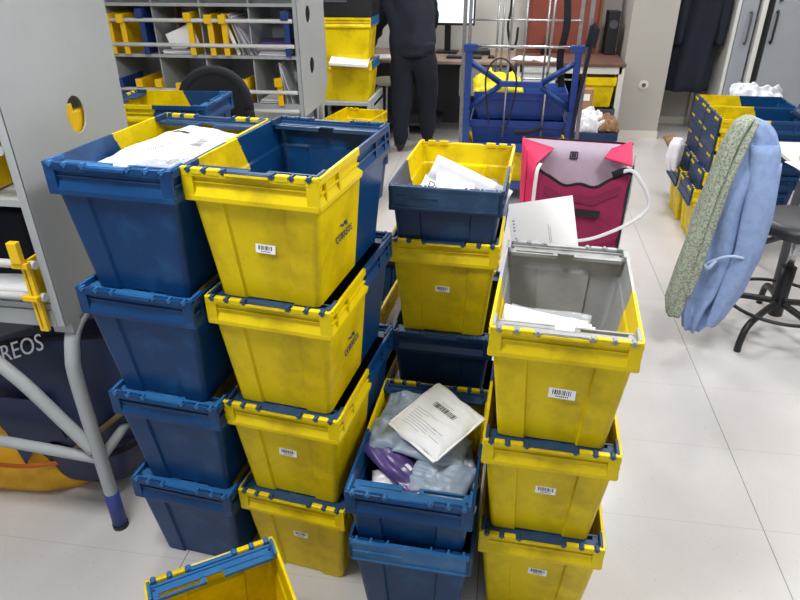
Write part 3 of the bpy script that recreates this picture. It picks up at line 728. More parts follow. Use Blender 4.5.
for z in (1.22, 1.6, .8): M().tube([(-.40, .60, z), (.42, .60, z)], .007, 0, 8).build('rear_cross_bar', CHROME, tr)
m = M(); m.tube(sm([(.22, .05, 1.95), (.25, .02, 1.5), (.27, .0, 1.25), (.25, .02, 1.05), (.28, .03, .85)]), .024, 0, 8, flat=.3, up=(1, 0, 0)); o = m.build('black_strap', BLACKF); o.location = tr.location; tag(o, 'black webbing strap hanging inside the trolley', 'strap')
m = M(); m.tube(sm([(.38, -.06, 1.12), (.40, -.05, 1.25), (.37, -.07, 1.0), (.34, -.08, .75), (.33, -.08, .50), (.31, -.08, .42)]), .035, 0, 8, flat=.35, up=(1, 0, 0)); o = m.build('dark_jacket_sleeve', NAVY); o.location = (.10+.05, 4.70, 0); tag(o, 'dark cloth hanging by the right pole of the trolley', 'cloth')
o = M().tube(sm([(-.20, -.04, .60), (-.24, -.06, .9), (-.19, -.06, 1.03), (-.10, -.06, 1.03), (-.03, -.06, .9), (-.06, -.05, .65), (-.09, -.05, .56)]), .006, 0, 6).build('black_cable', BLACK); o.location = (.10, 4.68, 0); tag(o, 'thin black cable looped over the trolley frame', 'cable')
def tcrate(x, y, z, w, d, h, lb, mt=TB):
    e = empty('storage_crate', (x, y, z), 0, lb, 'crate')
    m = M(); t = .008
    m.rings([[(sx*(w/2-i), sy*(d/2-i), q) for sx, sy in ((-1,-1),(1,-1),(1,1),(-1,1))] for i, q in ((.03, 0), (.012, h*.72), (.0, h*.74), (.0, h), (t, h), (.02, h*.7), (.036, .01))], 0, True, True, False)
    m.build('body', mt, e)
    m = M()
    for k in range(5): m.box(-w*.4+k*w*.2-.004, -w*.4+k*w*.2+.004, -d/2-.003, -d/2+.006, h*.75, h*.97)
    m.box(-w*.46, w*.46, -d/2-.004, -d/2+.004, h*.74, h*.78); m.build('rim_ribs', mt, e)
    return e
tcrate(.10, 4.93, .161, .74, .44, .25, 'yellow crate at the bottom of the trolley, just left of the pink bag', YEL)
tcrate(.10, 4.96, .412, .68, .42, .19, 'lower bright blue crate inside the trolley')
tcrate(.11, 4.98, .603, .66, .40, .19, 'upper bright blue crate inside the trolley, under a yellow bag')
o = put(pillow(.36, .26, .12, 41, .02).build('yellow_bag', mat('bright_yellow_bag', (232, 214, 20), .5, .1, 10)), (-.06, 4.98, .745), .2, 0, .1); tag(o, 'bright yellow bag on the blue crates in the trolley', 'bag')
m = M(); m.tube(sm([(-.02, -.10, .555), (.08, -.11, .565), (.17, -.11, .60)]), .016, 0, 8, flat=.5); m.build('strap', BLACKF, tr, 'short black strap across the lower frame')
# ------------------------------------------------------------------ back of the room: desks, person, printer stand
WOOD = mat('light_brown_desktop', (150, 128, 110), .5, .12, 8)
DWOOD = mat('reddish_brown_desktop', (104, 72, 60), .5, .15, 8)
RED = mat('reddish_brown_cabinet', (126, 60, 44), .45, .15, 5)
DGREY = mat('dark_grey_panel', (74, 77, 84), .6, .1, 5)
CWHITE = mat('off_white_frame', (206, 206, 202), .5)
e = empty('desk', (-.75, 6.85, 0), 0, 'light brown desk with dark grey panels where the person is working', 'desk')
M().box(-1.20, .82, -.40, .44, .715, .745, c=.004).build('desktop', WOOD, e)
M().box(-1.18, .80, .30, .32, .0, .715).build('modesty_panel', DGREY, e)
M().box(.30, .80, -.36, .30, .42, .70, c=.003).build('drawer_unit', mat('mid_grey_steel', (128, 130, 132), .5), e)
for x in (-1.16, .78): M().box(x-.02, x+.02, -.36, .36, .0, .715).build('leg_panel', DGREY, e)
M().box(-1.12, .1, -.30, .28, .10, .12).build('lower_shelf', DGREY, e)
e = empty('side_desk', (.52, 6.86, 0), 0, 'dark brown topped side desk with a white frame beside the pillar', 'desk')
M().box(-.44, .56, -.42, .46, .72, .75, c=.004).build('desktop', DWOOD, e)
for x in (-.40, .53): M().box(x-.025, x+.025, -.40, -.35, 0, .72).build('leg', CWHITE, e); M().box(x-.025, x+.025, .38, .43, 0, .72).build('leg', CWHITE, e)
M().box(-.40, .53, -.40, -.36, .655, .72).build('front_rail', CWHITE, e)
M().box(-.40, .53, .40, .42, .10, .70).build('back_panel', BLACK, e)
M().box(-.40, -.06, -.38, .3, .14, .655).build('drawer_unit', CWHITE, e)
for z in (.30, .48): M().box(-.39, -.07, -.386, -.38, z, z+.006).build('drawer_gap', DGREY, e)
# tall cabinet behind
e = empty('wooden_cabinet', (.56, 7.22, .752), 0, 'reddish brown cabinet standing on the side desk behind the trolley', 'cabinet')
M().box(-.38, .30, -.16, .16, 0, 1.1, c=.004).build('body', RED, e)
for x in (-.205, .125): M().box(x-.16, x+.16, -.172, -.16, .03, 1.08, c=.003).build('door', RED, e)
M().cyl(-.03, -.18, .30, .42, .006).build('handle', CHROME, e)
M().box(.30, .325, -.17, .16, 0, 1.1).build('edge_strip', mat('brown_trim', (120, 74, 50), .5), e)
e = empty('loudspeaker', (.985, 7.05, .75), .1, 'black upright device on the side desk next to the pillar', 'speaker')
M().box(-.055, .055, -.07, .07, 0, .40, c=.01).build('body', BLACK, e); M().cyl(0, 0, 0, .008, .04, T=Tm((0, -.07, .28), rx=PI/2)).build('cone', DGREY, e)
# monitor, keyboard, mouse etc
e = empty('monitor', (-.62, 7.0, .746), -.05, 'computer monitor with a bright screen on the desk beside the person', 'monitor')
M().box(-.27, .27, -.02, .02, .26, .62, c=.006).build('bezel', BLACK, e)
M().box(-.255, .255, -.0215, -.0195, .285, .605).build('screen', mat('lit_screen', (205, 216, 236), .3, emit=1.1), e)
M().box(-.03, .03, -.01, .03, .02, .30).build('neck', BLACK, e); M().box(-.11, .11, -.08, .08, 0, .02, c=.004).build('foot', BLACK, e)
e = empty('keyboard', (-.42, 6.66, .746), 0, 'dark keyboard on the desk to the right of the person', 'keyboard')
M().box(-.17, .17, -.06, .06, 0, .02, c=.004).build('body', BLACK, e)
m = M(); [m.box(-.16+i*.027, -.137+i*.027, -.05+j*.026, -.028+j*.026, .02, .026) for i in range(12) for j in range(4)]; m.build('keys', DGREY, e)
e = empty('mouse', (-.16, 6.68, .746), .2, 'black computer mouse right of the keyboard', 'mouse'); M().lathe([(.0, .03), (.02, .028), (.032, .015), (.034, 0)]).build('body', BLACK, e)
e = empty('desk_telephone', (-.28, 6.92, .746), .2, 'dark desk telephone behind the keyboard', 'telephone'); M().box(-.09, .09, -.08, .08, 0, .05, c=.008).build('base', BLACK, e); M().box(-.085, -.045, -.09, .09, .05, .08, c=.01).build('handset', BLACK, e)
o = put(M().box(-.11, .11, -.14, .14, 0, .008).build('paper_pile', WHITE), (.34, 6.62, .751), rz=.5); tag(o, 'white papers on the side desk behind the trolley', 'paper')
o = put(M().box(-.10, .10, -.13, .13, 0, .006).build('paper_pile', WHITE), (.16, 6.66, .751), rz=-.3); tag(o, 'loose white sheets left of the papers on the side desk', 'paper')
for (x, y, z, lb) in ((.36, 6.95, .75, 'black pen cup on the side desk behind the trolley'),):
    e = empty('pen_cup', (x, y, z), 0, lb, 'cup'); M().cyl(0, 0, 0, .10, .04).build('cup', BLACK, e); M().tube([(0, 0, .05), (.02, 0, .19)], .005).build('pen', BLACK, e); M().tube([(0, 0, .05), (-.01, .02, .17)], .005).build('pen', INK, e)
o = put(M().box(-.04, .04, -.02, .02, 0, .05, c=.008).build('small_object', mat('reddish_object', (150, 70, 50), .6)), (-1.42, 6.60, .746)); tag(o, 'small reddish object on the desk by the hand', 'object')
o = put(M().box(-.09, .09, -.12, .12, 0, .01).build('paper_pile', WHITE), (-1.22, 6.62, .746), rz=.4); tag(o, 'papers under the hand on the desk', 'paper')
m = M(); m.tube(sm([(0, 0, 1.6), (.02, 0, 1.2), (0, 0, 1.0), (.05, .0, .80), (.09, 0, .86), (.10, 0, 1.0)]), .012, 0, 8); o = m.build('black_cable', BLACK); o.location = (-.02, 6.95, 0); tag(o, 'thick black cable hanging by the wall left of the trolley', 'cable')
# crates, bag and sack under the side desk
tcrate(.86, 6.62, .36, .30, .40, .27, 'small yellow crate under the side desk, behind the cardboard', YEL)
tcrate(.80, 6.62, 0, .46, .44, .35, 'grey crate on the floor under the side desk', DGREY)
tcrate(.80, 6.02, 0, .40, .34, .26, 'dark blue crate with a white bag in front of the side desk', BLD)
o = put(pillow(.30, .24, .16, 51, .03).build('white_bag', POLYW), (.73, 6.02, .24), .5, .1, .2); tag(o, 'white plastic bag stuffed in the dark blue crate beside the pillar', 'bag')
o = put(pillow(.19, .17, .13, 52, .02).build('brown_sack', mat('brown_sack_cloth', (146, 112, 84), .8, .2, 10)), (.90, 5.98, .24), .35, .1, .2); tag(o, 'brown sack beside the white bag in the dark blue crate', 'sack')
o = put(M().box(-.06, .06, -.05, .05, 0, .55).build('cardboard_box', MATS['cardboard']), (.74, 6.31, .0)); tag(o, 'cardboard box in front of the small yellow crate', 'box')
m = M(); m.box(-.03, .03, -.0505, -.05, .45, .51); m.build('label', WHITE, o)
# crates and printer left of the person
st = empty('grey_side_stand', (-1.36, 5.66, 0), 0, 'grey metal stand carrying yellow crates left of the person', 'stand')
M().box(-.26, .27, -.20, .20, .52, .545).build('top', STEEL_P, st)
M().box(.245, .27, -.36, .2, .22, .60).build('side_panel', STEEL_P, st)
for x in (-.22, .235): M().tube(sm([(x, -.18, .52), (x, -.20, .4), (x, -.20, 0)]), .018).build('leg', STEEL_P, st); M().tube([(x, .16, .52), (x, .16, 0)], .018).build('leg', STEEL_P, st)
M().tube([(.235, -.55, .30), (.235, -.15, .54)], .03, 0, 4).build('sloping_rail', STEEL_P, st)
M().tube(sm([(.235, -.55, .0), (.235, -.55, .28), (.235, -.48, .36), (.235, -.3, .45)]), .018).build('leg', STEEL_P, st)
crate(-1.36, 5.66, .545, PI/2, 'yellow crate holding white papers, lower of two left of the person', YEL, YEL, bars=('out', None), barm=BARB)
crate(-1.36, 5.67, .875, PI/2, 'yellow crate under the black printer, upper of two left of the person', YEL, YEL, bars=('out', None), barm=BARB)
o = put(M().box(-.16, .16, -.11, .11, 0, .02).build('paper_pile', WHITE), (-1.30, 5.52, .868), rx=.2, ry=.06, rz=.1); tag(o, 'white papers sticking out between the two yellow crates', 'paper')
e = empty('printer', (-1.36, 5.68, 1.210), 0, 'black printer on top of the yellow crates behind the sorting unit', 'printer')
M().box(-.24, .26, -.18, .18, 0, .16, c=.01).build('body', BLACK, e); M().box(-.14, .16, -.13, .14, .16, .34, c=.02).build('top_tray', DGREY, e); M().box(-.16, .06, -.186, -.18, .11, .125).build('slot', DGREY, e)
o = put(pillow(.09, .16, .05, 61, .01).build('beige_parcel', mat('pale_pink_parcel', (206, 186, 176), .6)), (-1.12, 4.95, .68), .4, .8, .2)
bpy.data.objects.remove(o)
# stool
e = empty('round_stool', (-.93, 6.06, 0), 0, 'small stool with a cream seat beside the person', 'stool')
e.location = (-1.10, 6.30, 0)
M().lathe([(.0, .555), (.13, .555), (.155, .57), (.16, .585), (.15, .60), (.0, .605)]).build('seat', mat('cream_seat', (196, 196, 180), .5), e)
for k in range(4):
    a = k*PI/2+.4; M().tube(sm([(.06*math.cos(a), .06*math.sin(a), .555), (.13*math.cos(a), .13*math.sin(a), .50), (.17*math.cos(a), .17*math.sin(a), .2), (.19*math.cos(a), .19*math.sin(a), 0)]), .011).build('leg', CHROME, e)
# ------------------------------------------------------------------ person (seen from behind, bending over the desk, head above the picture)
SKIN = mat('skin', (176, 128, 104), .6, .05, 20)
HAIR = mat('dark_hair', (34, 26, 24), .8)
SHOE = mat('black_shoe', (20, 20, 22), .5)
def person():
    vs = []; es = []; rad = []
    def add(p, r, par=None):
        vs.append(p); rad.append(r if isinstance(r, tuple) else (r, r)); i = len(vs)-1
        if par is not None: es.append((par, i))
        return i
    pel = add((0, 0, .90), (.165, .125))
    wst = add((-.02, .05, 1.06), (.16, .125), pel); ch = add((-.05, .13, 1.24), (.19, .135), wst); ucs = add((-.08, .20, 1.38), (.165, .11), ch)
    nk = add((-.095, .25, 1.47), .058, ucs); nk2 = add((-.10, .29, 1.54), .055, nk)
    def arm(sx, el, wr, hd, fdir):
        s = add((-.08+sx*.185, .20, 1.39), .065, ucs); e = add(el, .05, s); w = add(wr, .031, e); h0 = add(hd, (.036, .02), w)
        return s, e, w, h0
    arm(-1, (-.33, .32, 1.10), (-.45, .50, .90), (-.49, .58, .845), None)
    arm(1, (.14, .42, 1.12), (.05, .60, .90), (.02, .68, .845), None)
    for sx, ft, kn in ((-1, (-.11, -.08), (-.105, -.02)), (1, (.115, .18), (.115, .11))):
        hp = add((sx*.10, 0, .82), .135, pel); k = add((kn[0], kn[1], .47), .108, hp); an = add((ft[0], ft[1]-.0, .13), .074, k); f1 = add((ft[0], ft[1]+.0, .045), .045, an); f2 = add((ft[0]+sx*.02, ft[1]+.15, .032), (.042, .028), f1)
    me = bpy.data.meshes.new('body'); me.from_pydata(vs, es, []); o = bpy.data.objects.new('body', me); COL.objects.link(o)
    sk = o.modifiers.new('skin', 'SKIN'); sk.use_smooth_shade = True
    for i, r in enumerate(rad): me.skin_vertices[0].data[i].radius = r; me.skin_vertices[0].data[i].use_root = (i == 0)
    sb = o.modifiers.new('sub', 'SUBSURF'); sb.levels = 2; sb.render_levels = 2
    dg = bpy.context.evaluated_depsgraph_get(); m2 = bpy.data.meshes.new_from_object(o.evaluated_get(dg)); bpy.data.objects.remove(o)
    bm = bmesh.new(); bm.from_mesh(m2); bpy.data.meshes.remove(m2)
    bm.verts.ensure_lookup_table()
    for v in bm.verts:        # cloth wrinkles on trousers and jacket
        c = v.co
        if .12 < c.z < 1.44: v.co += v.normal*(.016*noise.noise(Vector((c.x*9, c.y*9, c.z*14)))+.006*noise.noise(Vector((c.x*25, c.y*25, c.z*20))))
    # head
    H = Vector((-.105, .36, 1.64))
    def chain(pts, rs):
        mm = M(); mm.tube(sm(pts, 4), [rs[min(len(rs)-1, int(i/4))] for i in range(4*(len(pts)-1)+1)], 0, 8); return mm
    return bm, H
bm, H = person()
allm = M(); nv = len(bm.verts); allm.bm(bm, 0, smooth=True)
for i, f in enumerate(allm.f):
    c = sum((allm.v[k] for k in f), Vector())/len(f)
    if c.z < .075: allm.m[i] = 2
    elif c.z > 1.46: allm.m[i] = 1
    elif c.z < .885 and (c.y > .52): allm.m[i] = 1
# fingers rooted in each palm
for hx, hy, hz, sgn, dx in ((-.49, .58, .845, -1, -.2), (.02, .68, .845, 1, -.15)):
    for k, (off, ln) in enumerate(((-.030, .062), (-.011, .072), (.009, .070), (.028, .056))):
        p0 = Vector((hx+off*.85, hy-.01, hz)); d = Vector((dx*.6+off*3, 1, 0)).normalized()
        allm.tube(sm([p0, p0+d*.035+Vector((0, 0, .004)), p0+d*(.035+ln*.5)+Vector((0, 0, -.010)), p0+d*(.03+ln*.85)+Vector((0, 0, -.035))], 3), [.0095]*4+[.009]*3+[.008]*2+[.0075], 1, 8)
    p0 = Vector((hx-sgn*.02*-1, hy-.05, hz)); allm.tube(sm([p0, p0+Vector((sgn*-.035, .025, -.008)), p0+Vector((sgn*-.045, .055, -.025))], 3), .010, 1, 8)
# head with face, joined in the same body mesh
def head(m, c, tilt):
    T = Matrix.Translation(c) @ Matrix.Rotation(tilt, 4, 'X') @ Matrix.Scale(-1, 4, (0, 0, 0)) if False else Matrix.Translation(c) @ Matrix.Rotation(tilt, 4, 'X')
    def f(s, t):   # faces local +y
        a = 2*PI*s; b = PI*t; x = math.sin(b)*math.sin(a); y = math.sin(b)*math.cos(a); z = math.cos(b)
        jaw = 1-.28*max(0, -z)**1.2*1.2; X = .074*x*jaw; Y = .092*y*(1-.10*max(0, -z)); Z = .115*z
        if y > 0:
            nose = math.exp(-((x/.16)**2+((z+.12)/.22)**2)); Y += .024*nose*y
            for ex in (-.42, .42): Y -= .010*math.exp(-(((x-ex)/.2)**2+((z-.08)/.12)**2))
            Y += .006*math.exp(-((x/.35)**2+((z+.48)/.07)**2)); Y -= .004*math.exp(-((x/.3)**2+((z+.40)/.03)**2)); Y += .008*math.exp(-((x/.3)**2+((z+.85)/.15)**2))
        return (X, Y, Z)
    m.grid(f, 41, 31, 1, True, T)
    for sx in (-1, 1):
        m.rings([[Vector((sx*(.072+dx), -.005+r*math.cos(q), r*1.5*math.sin(q))) for q in [2*PI*k/12 for k in range(12)]] for dx, r in ((-.006, .014), (.004, .019), (.010, .017), (.007, .010))], 1, True, True, True, True, T)
        m.lathe([(.0, .0105), (.007, .008), (.0105, 0), (.007, -.008), (0, -.0105)], 3, 12, (0, 0, 0), T @ Matrix.Translation((sx*.031, .074, .009)))
head(allm, H, -.45)
pe = empty('person', (-.835, 6.02, 0), 0, 'person in dark navy clothes seen from behind, bending over the desk', 'person')
pe['label'] = 'person in dark navy jacket and trousers seen from behind, leaning over the desk'
EYE = mat('eye', (230, 230, 228), .3)
allm.build('body', [NAVY, SKIN, SHOE, EYE], pe)
m = M()
def hf(s, t):
    a = 2*PI*s; b = PI*.62*t; x = math.sin(b)*math.sin(a); y = math.sin(b)*math.cos(a); z = math.cos(b)
    k = 1.0 if y < .35 else max(.75, 1-.6*max(0, .45-z)); return (.081*x*k, .098*y*k-.003, .124*z)
m.grid(hf, 33, 16, 0, True, Matrix.Translation(H) @ Matrix.Rotation(-.45, 4, 'X')); m.build('hair', HAIR, pe)
# jacket skirt
def loft(m, secs, n=48, waves=0, amp=0, seed=0, mi=0, cap=True, T=None, pw=1.0):
    """secs: (cx,cy,z,hw,hd[,rot])"""
    rs = []
    for j, sct in enumerate(secs):
        cx, cy, z, hw, hd = sct[:5]; rt = sct[5] if len(sct) > 5 else 0; r = []
        for k in range(n):
            a = 2*PI*k/n; fold = 1+amp*(j/(len(secs)-1))**.7*math.sin(a*waves+seed+.9*math.sin(j*.35))+amp*.5*noise.noise(Vector((math.cos(a)*2, math.sin(a)*2, j*.25+seed)))
            ca, sa = math.cos(a), math.sin(a)
            x = hw*math.copysign(abs(ca)**pw, ca)*(1+(fold-1)*.35); y = hd*math.copysign(abs(sa)**pw, sa)*fold
            r.append((cx+x*math.cos(rt)-y*math.sin(rt), cy+x*math.sin(rt)+y*math.cos(rt), z))
        rs.append(r)
    m.rings(rs, mi, cap, cap, True, True, T); return m
def interp(secs, n):
    out = []
    for i in range(n+1):
        t = i/n*(len(secs)-1); a = min(int(t), len(secs)-2); f = t-a; out.append(tuple(secs[a][k]*(1-f)+secs[a+1][k]*f for k in range(len(secs[0]))))
    return out
m = M(); loft(m, interp([(-.085, .215, 1.43, .13, .08), (-.08, .19, 1.38, .205, .125), (-.06, .13, 1.24, .228, .155), (-.03, .06, 1.08, .208, .150), (-.01, .01, .96, .200, .155), (.0, -.0, .87, .196, .158), (.0, -.0, .85, .180, .145)], 30), 60, 5, .12, 2)
for v in m.v: v += Vector((noise.noise(v*9), noise.noise(v*9+Vector((7, 0, 0))), 0))*.012; v.z += .03*v.x/.2 if v.z < .95 else 0
m.build('jacket', NAVY, pe)
# ------------------------------------------------------------------ pillar socket, coats, door, cupboards
e = empty('wall_socket', (1.335, 6.742, .595), 0, 'round white power socket on the pillar', 'socket')
e.location = (1.318, 6.7495, .515)
Tk = Tm((0, 0, 0), rx=PI/2)
m = M(); m.cyl(0, 0, 0, .008, .045, 0, 28, Tk); m.build('plate', mat('white_socket_plastic', (214, 210, 200), .4), e)
m = M(); m.cyl(0, 0, .008, .018, .030, 0, 24, Tk); q = m.build('ring', MATS['white_socket_plastic'], e); m = M(); m.cyl(0, 0, .0178, .0185, .020, 0, 20, Tk); m.build('recess', DGREY, q)
COAT = mat('very_dark_navy_coat', (18, 25, 40), .9, .25, 6, bump=.5, bscale=12)
def hang(nm, x, y, zt, zb, w, d, seed, lb, cat='coat'):
    e = empty(nm, (x, y, zb), 0, lb, cat); h = zt-zb
    m = M(); loft(m, interp([(0, 0, h, w*.18, d*.25), (0, 0, h-.08, w*.42, d*.4), (0, 0, h*.7, w*.47, d*.46), (-.01, 0, h*.35, w*.48, d*.5), (-.02, 0, 0, w*.5, d*.5)], 24), 56, 6, .22, seed); m.build('body', COAT, e)
    for sx in (-1, 1):
        m = M(); loft(m, interp([(sx*w*.36, -.02, h-.10, .05, .05), (sx*w*.46, -.06, h*.6, .05, .05), (sx*w*.47, -.07, h*.34, .042, .045)], 14), 20, 3, .15, seed+sx); m.build('sleeve', COAT, e)
    return e
hang('dark_coat', 1.775, 6.95, 1.72, .44, .40, .24, 1, 'long dark navy coat hanging beside the pillar')
hang('dark_jacket', 1.93, 7.22, 1.80, .84, .26, .18, 5, 'shorter dark jacket hanging right of the long coat')
o = M().tube([(1.55, 7.05, 1.76), (2.15, 7.05, 1.76)], .012).build('coat_rail', CHROME); tag(o, 'metal rail the coats hang from', 'rail')
o = M().tube([(1.95, 7.36, 0), (1.95, 7.36, 2.7)], .018).build('wall_pipe', WALLW); tag(o, 'thin vertical pipe on the alcove wall behind the coats', 'pipe')
# door and grey cupboards on the right
GDOOR = mat('pale_grey_door', (146, 151, 158), .5, .05, 4)
d1 = M(); d1.box(2.42, 2.95, 7.36, 7.40, 0, 2.1); d = struct('door_1', d1, GDOOR, 'grey door in the alcove')
trm = M(); trm.box(2.34, 2.42, 7.33, 7.42, 0, 2.18); trm.box(2.95, 3.02, 7.33, 7.42, 0, 2.18); struct('trim_1', trm, CWHITE, 'pale door frame')
e = empty('tall_cupboard', (2.60, 6.75, 0), -.02, 'tall pale grey two-door cupboard at the right edge of the picture', 'cupboard')
M().box(-.30, .90, 0, .5, .05, 2.2).build('carcass', BLACK, e)
M().box(-.375, -.335, -.03, .5, .0, 2.25).build('side_frame', CWHITE, e, 'off-white frame edge')
M().box(-.335, -.30, .01, .5, .0, 2.25).build('shadow_gap', BLACK, e)
for x0, x1 in ((-.275, .24), (.25, .80)):
    q = M().box(x0, x1, -.022, 0, .06, 2.18, c=.002).build('door', GDOOR, e)
    if x0 < 0: 
        M().tube(sm([(x0+.03, -.02, .92), (x0+.03, -.06, .93), (x0+.03, -.06, 1.16), (x0+.03, -.02, 1.17)]), .010).build('handle', BLACK, q)
        M().cyl(x0+.04, -.03, 1.26, 1.31, .016).build('lock', DGREY, q)
e2 = empty('grey_locker', (2.00, 6.80, 0), 0, 'narrow grey locker with a bow handle left of the tall cupboard', 'cupboard')
M().box(.06, .21, 0, .38, .04, 2.1).build('body', GDOOR, e2); q = M().box(.065, .205, -.02, 0, .05, 2.09, c=.002).build('door', GDOOR, e2)
M().tube(sm([(.15, -.02, .90), (.15, -.06, .92), (.15, -.06, 1.14), (.15, -.02, 1.16)]), .010).build('handle', DGREY, q)
M().box(.03, .06, -.01, .38, .0, 2.1).build('side_frame', CWHITE, e2)
# ------------------------------------------------------------------ cardigan chair and stool
e = empty('swivel_stool', (1.40, 3.02, 0), .2, 'black swivel stool with foot ring beneath the blue cardigan at the right', 'chair')
STOOLB = mat('black_stool_vinyl', (36, 38, 44), .45, .15, 15)
M().lathe([(0, .53), (.15, .535), (.19, .55), (.20, .575), (.195, .60), (.15, .612), (0, .605)], n=36).build('seat', STOOLB, e)
M().cyl(0, 0, .10, .36, .034).build('lower_column', BLACK, e); M().cyl(0, 0, .36, .53, .017).build('upper_column', CHROME, e)
M().box(-.07, .07, -.05, .05, .51, .532).build('seat_plate', BLACK, e)
M().tube([(.02, -.05, .515), (.13, -.10, .50), (.17, -.12, .50)], .006).build('lever', CHROME, e)
for k in range(5):
    a = k*2*PI/5-2.35-.2
    l = M().tube(sm([(.02*math.cos(a), .02*math.sin(a), .17), (.16*math.cos(a), .16*math.sin(a), .155), (.265*math.cos(a), .265*math.sin(a), .125), (.30*math.cos(a), .30*math.sin(a), .06), (.305*math.cos(a), .305*math.sin(a), .0)]), .016, 0, 10).build('leg', BLACK, e)
M().tube([(.24*math.cos(2*PI*k/40), .24*math.sin(2*PI*k/40), .172) for k in range(41)], .009, 0, 8).build('foot_ring', BLACK, e)
# backrest carried on a flat steel arm
M().tube(sm([(-.03, .02, .52), (-.20, -.02, .50), (-.32, -.06, .56), (-.36, -.08, .75), (-.37, -.08, .85)]), .016, 0, 8, flat=.4).build('back_arm', DGREY, e)
m = M(); loft(m, interp([(0, 0, -.13, .06, .018), (0, 0, -.10, .13, .028), (0, 0, 0, .15, .03), (0, 0, .10, .13, .028), (0, 0, .14, .06, .018)], 14), 32, 0, 0); q = m.build('backrest', STOOLB, e); q.location = (-.40, -.10, .90); q.rotation_euler = (0, 0, .25)
CARD = knit('light_blue_knit', (140, 162, 204), 170)
SCARF = mat('speckled_green_scarf', (168, 174, 156), .95, scale=110, rgb2=(116, 128, 112), lo=.46, hi=.58, bump=.3, bscale=60)
cg = empty('blue_cardigan', (1.012, 2.83, 0), 0, 'light blue knitted cardigan draped over the back of the swivel stool', 'cardigan')
sec = interp([(-.01, .0, 1.095, .018, .02), (-.0, 0, 1.08, .050, .045), (.012, 0, 1.03, .085, .06), (.018, 0, .95, .118, .07), (.010, 0, .80, .138, .075), (-.002, 0, .62, .146, .075), (-.006, 0, .45, .136, .072), (-.015, 0, .30, .110, .07), (-.035, -.01, .20, .080, .06), (-.055, -.01, .10, .035, .04)], 46)
m = M(); loft(m, sec, 90, 7, .38, .6); m.build('body', CARD, cg)
m = M(); loft(m, interp([(.04, -.06, 1.00, .055, .03), (.065, -.085, .80, .058, .035), (.075, -.095, .55, .055, .035), (.05, -.095, .36, .050, .032), (.015, -.10, .22, .032, .024), (-.0, -.10, .17, .02, .015)], 30), 40, 4, .16, 2.2); m.build('sleeve', CARD, cg)
m = M(); loft(m, interp([(.105, -.02, .92, .03, .05), (.12, -.03, .70, .035, .055), (.115, -.03, .5, .035, .05), (.08, -.04, .33, .03, .04), (.06, -.05, .27, .016, .02)], 24), 36, 4, .16, 4.2); m.build('front_edge', CARD, cg)
m = M(); m.tube(sm([(-.085, -.08, .47), (-.03, -.11, .52), (.01, -.125, .535), (.05, -.13, .53)]), .006, 0, 8); m.tube(sm([(-.085, -.08, .47), (-.08, -.09, .46), (-.07, -.1, .465), (-.05, -.10, .50)]), .009, 0, 8); m.build('tie_cord', mat('pale_blue_cord', (176, 194, 220), .9), cg)
sf = empty('patterned_scarf', (.93, 2.81, 0), 0, 'speckled grey-green scarf hanging down the left side of the blue cardigan', 'scarf')
m = M(); loft(m, interp([(.045, -.02, 1.108, .022, .04), (.020, -.03, 1.09, .030, .05), (-.012, -.035, 1.0, .031, .05), (-.035, -.04, .85, .032, .045), (-.052, -.04, .65, .036, .042), (-.070, -.04, .45, .044, .04), (-.078, -.03, .28, .050, .04), (-.075, -.03, .19, .034, .035)], 36), 60, 5, .22, 1); m.build('body', SCARF, sf)
m = M(); loft(m, interp([(.058, -.070, 1.10, .012, .014), (.030, -.08, 1.02, .015, .018), (.000, -.085, .85, .015, .018), (-.020, -.08, .65, .017, .018), (-.035, -.08, .45, .018, .018), (-.045, -.07, .30, .010, .012)], 28), 24, 3, .25, 3); m.build('fold', SCARF, sf)
# table edge at the right with wooden stamps and paper
e = empty('small_table', (1.86, 3.55, 0), 0, 'small table just inside the right edge, carrying a paper and wooden things', 'table')
M().box(-.36, .4, -.12, .4, .70, .72, c=.004).build('tabletop', mat('white_laminate', (206, 206, 204), .5), e)
for x, y in ((-.30, .3), (.36, -.1), (.36, .36)): M().tube([(x, y, 0), (x, y, .70)], .018).build('leg', DGREY, e)
M().tube(sm([(-.30, -.08, .70), (-.33, -.1, .55), (-.30, -.08, .3), (-.28, -.06, 0)]), .022).build('leg', DGREY, e)
o = put(M().box(-.15, .12, -.09, .10, 0, .003).build('white_paper', WHITE), (1.62, 3.46, .7215), rz=.2); tag(o, 'white paper on the table at the right edge', 'paper')
LW = mat('pale_wood', (222, 192, 158), .5, .1, 10)
m = M(); m.lathe([(0, 0), (.06, 0), (.07, .01), (.07, .035), (.06, .045), (0, .045)]); o = put(m.build('wooden_block', LW), (1.60, 3.52, .726)); o.scale = (1.2, .7, 1); tag(o, 'pale rounded wooden block on the table at the right edge', 'block')
m = M(); m.lathe([(0, 0), (.04, 0), (.045, .01), (.045, .05), (.03, .06), (0, .06)]); o = put(m.build("wooden_cylinder", LW), (1.71, 3.58, .722)); tag(o, 'pale wooden cylinder behind the rounded block on the right table', 'block')
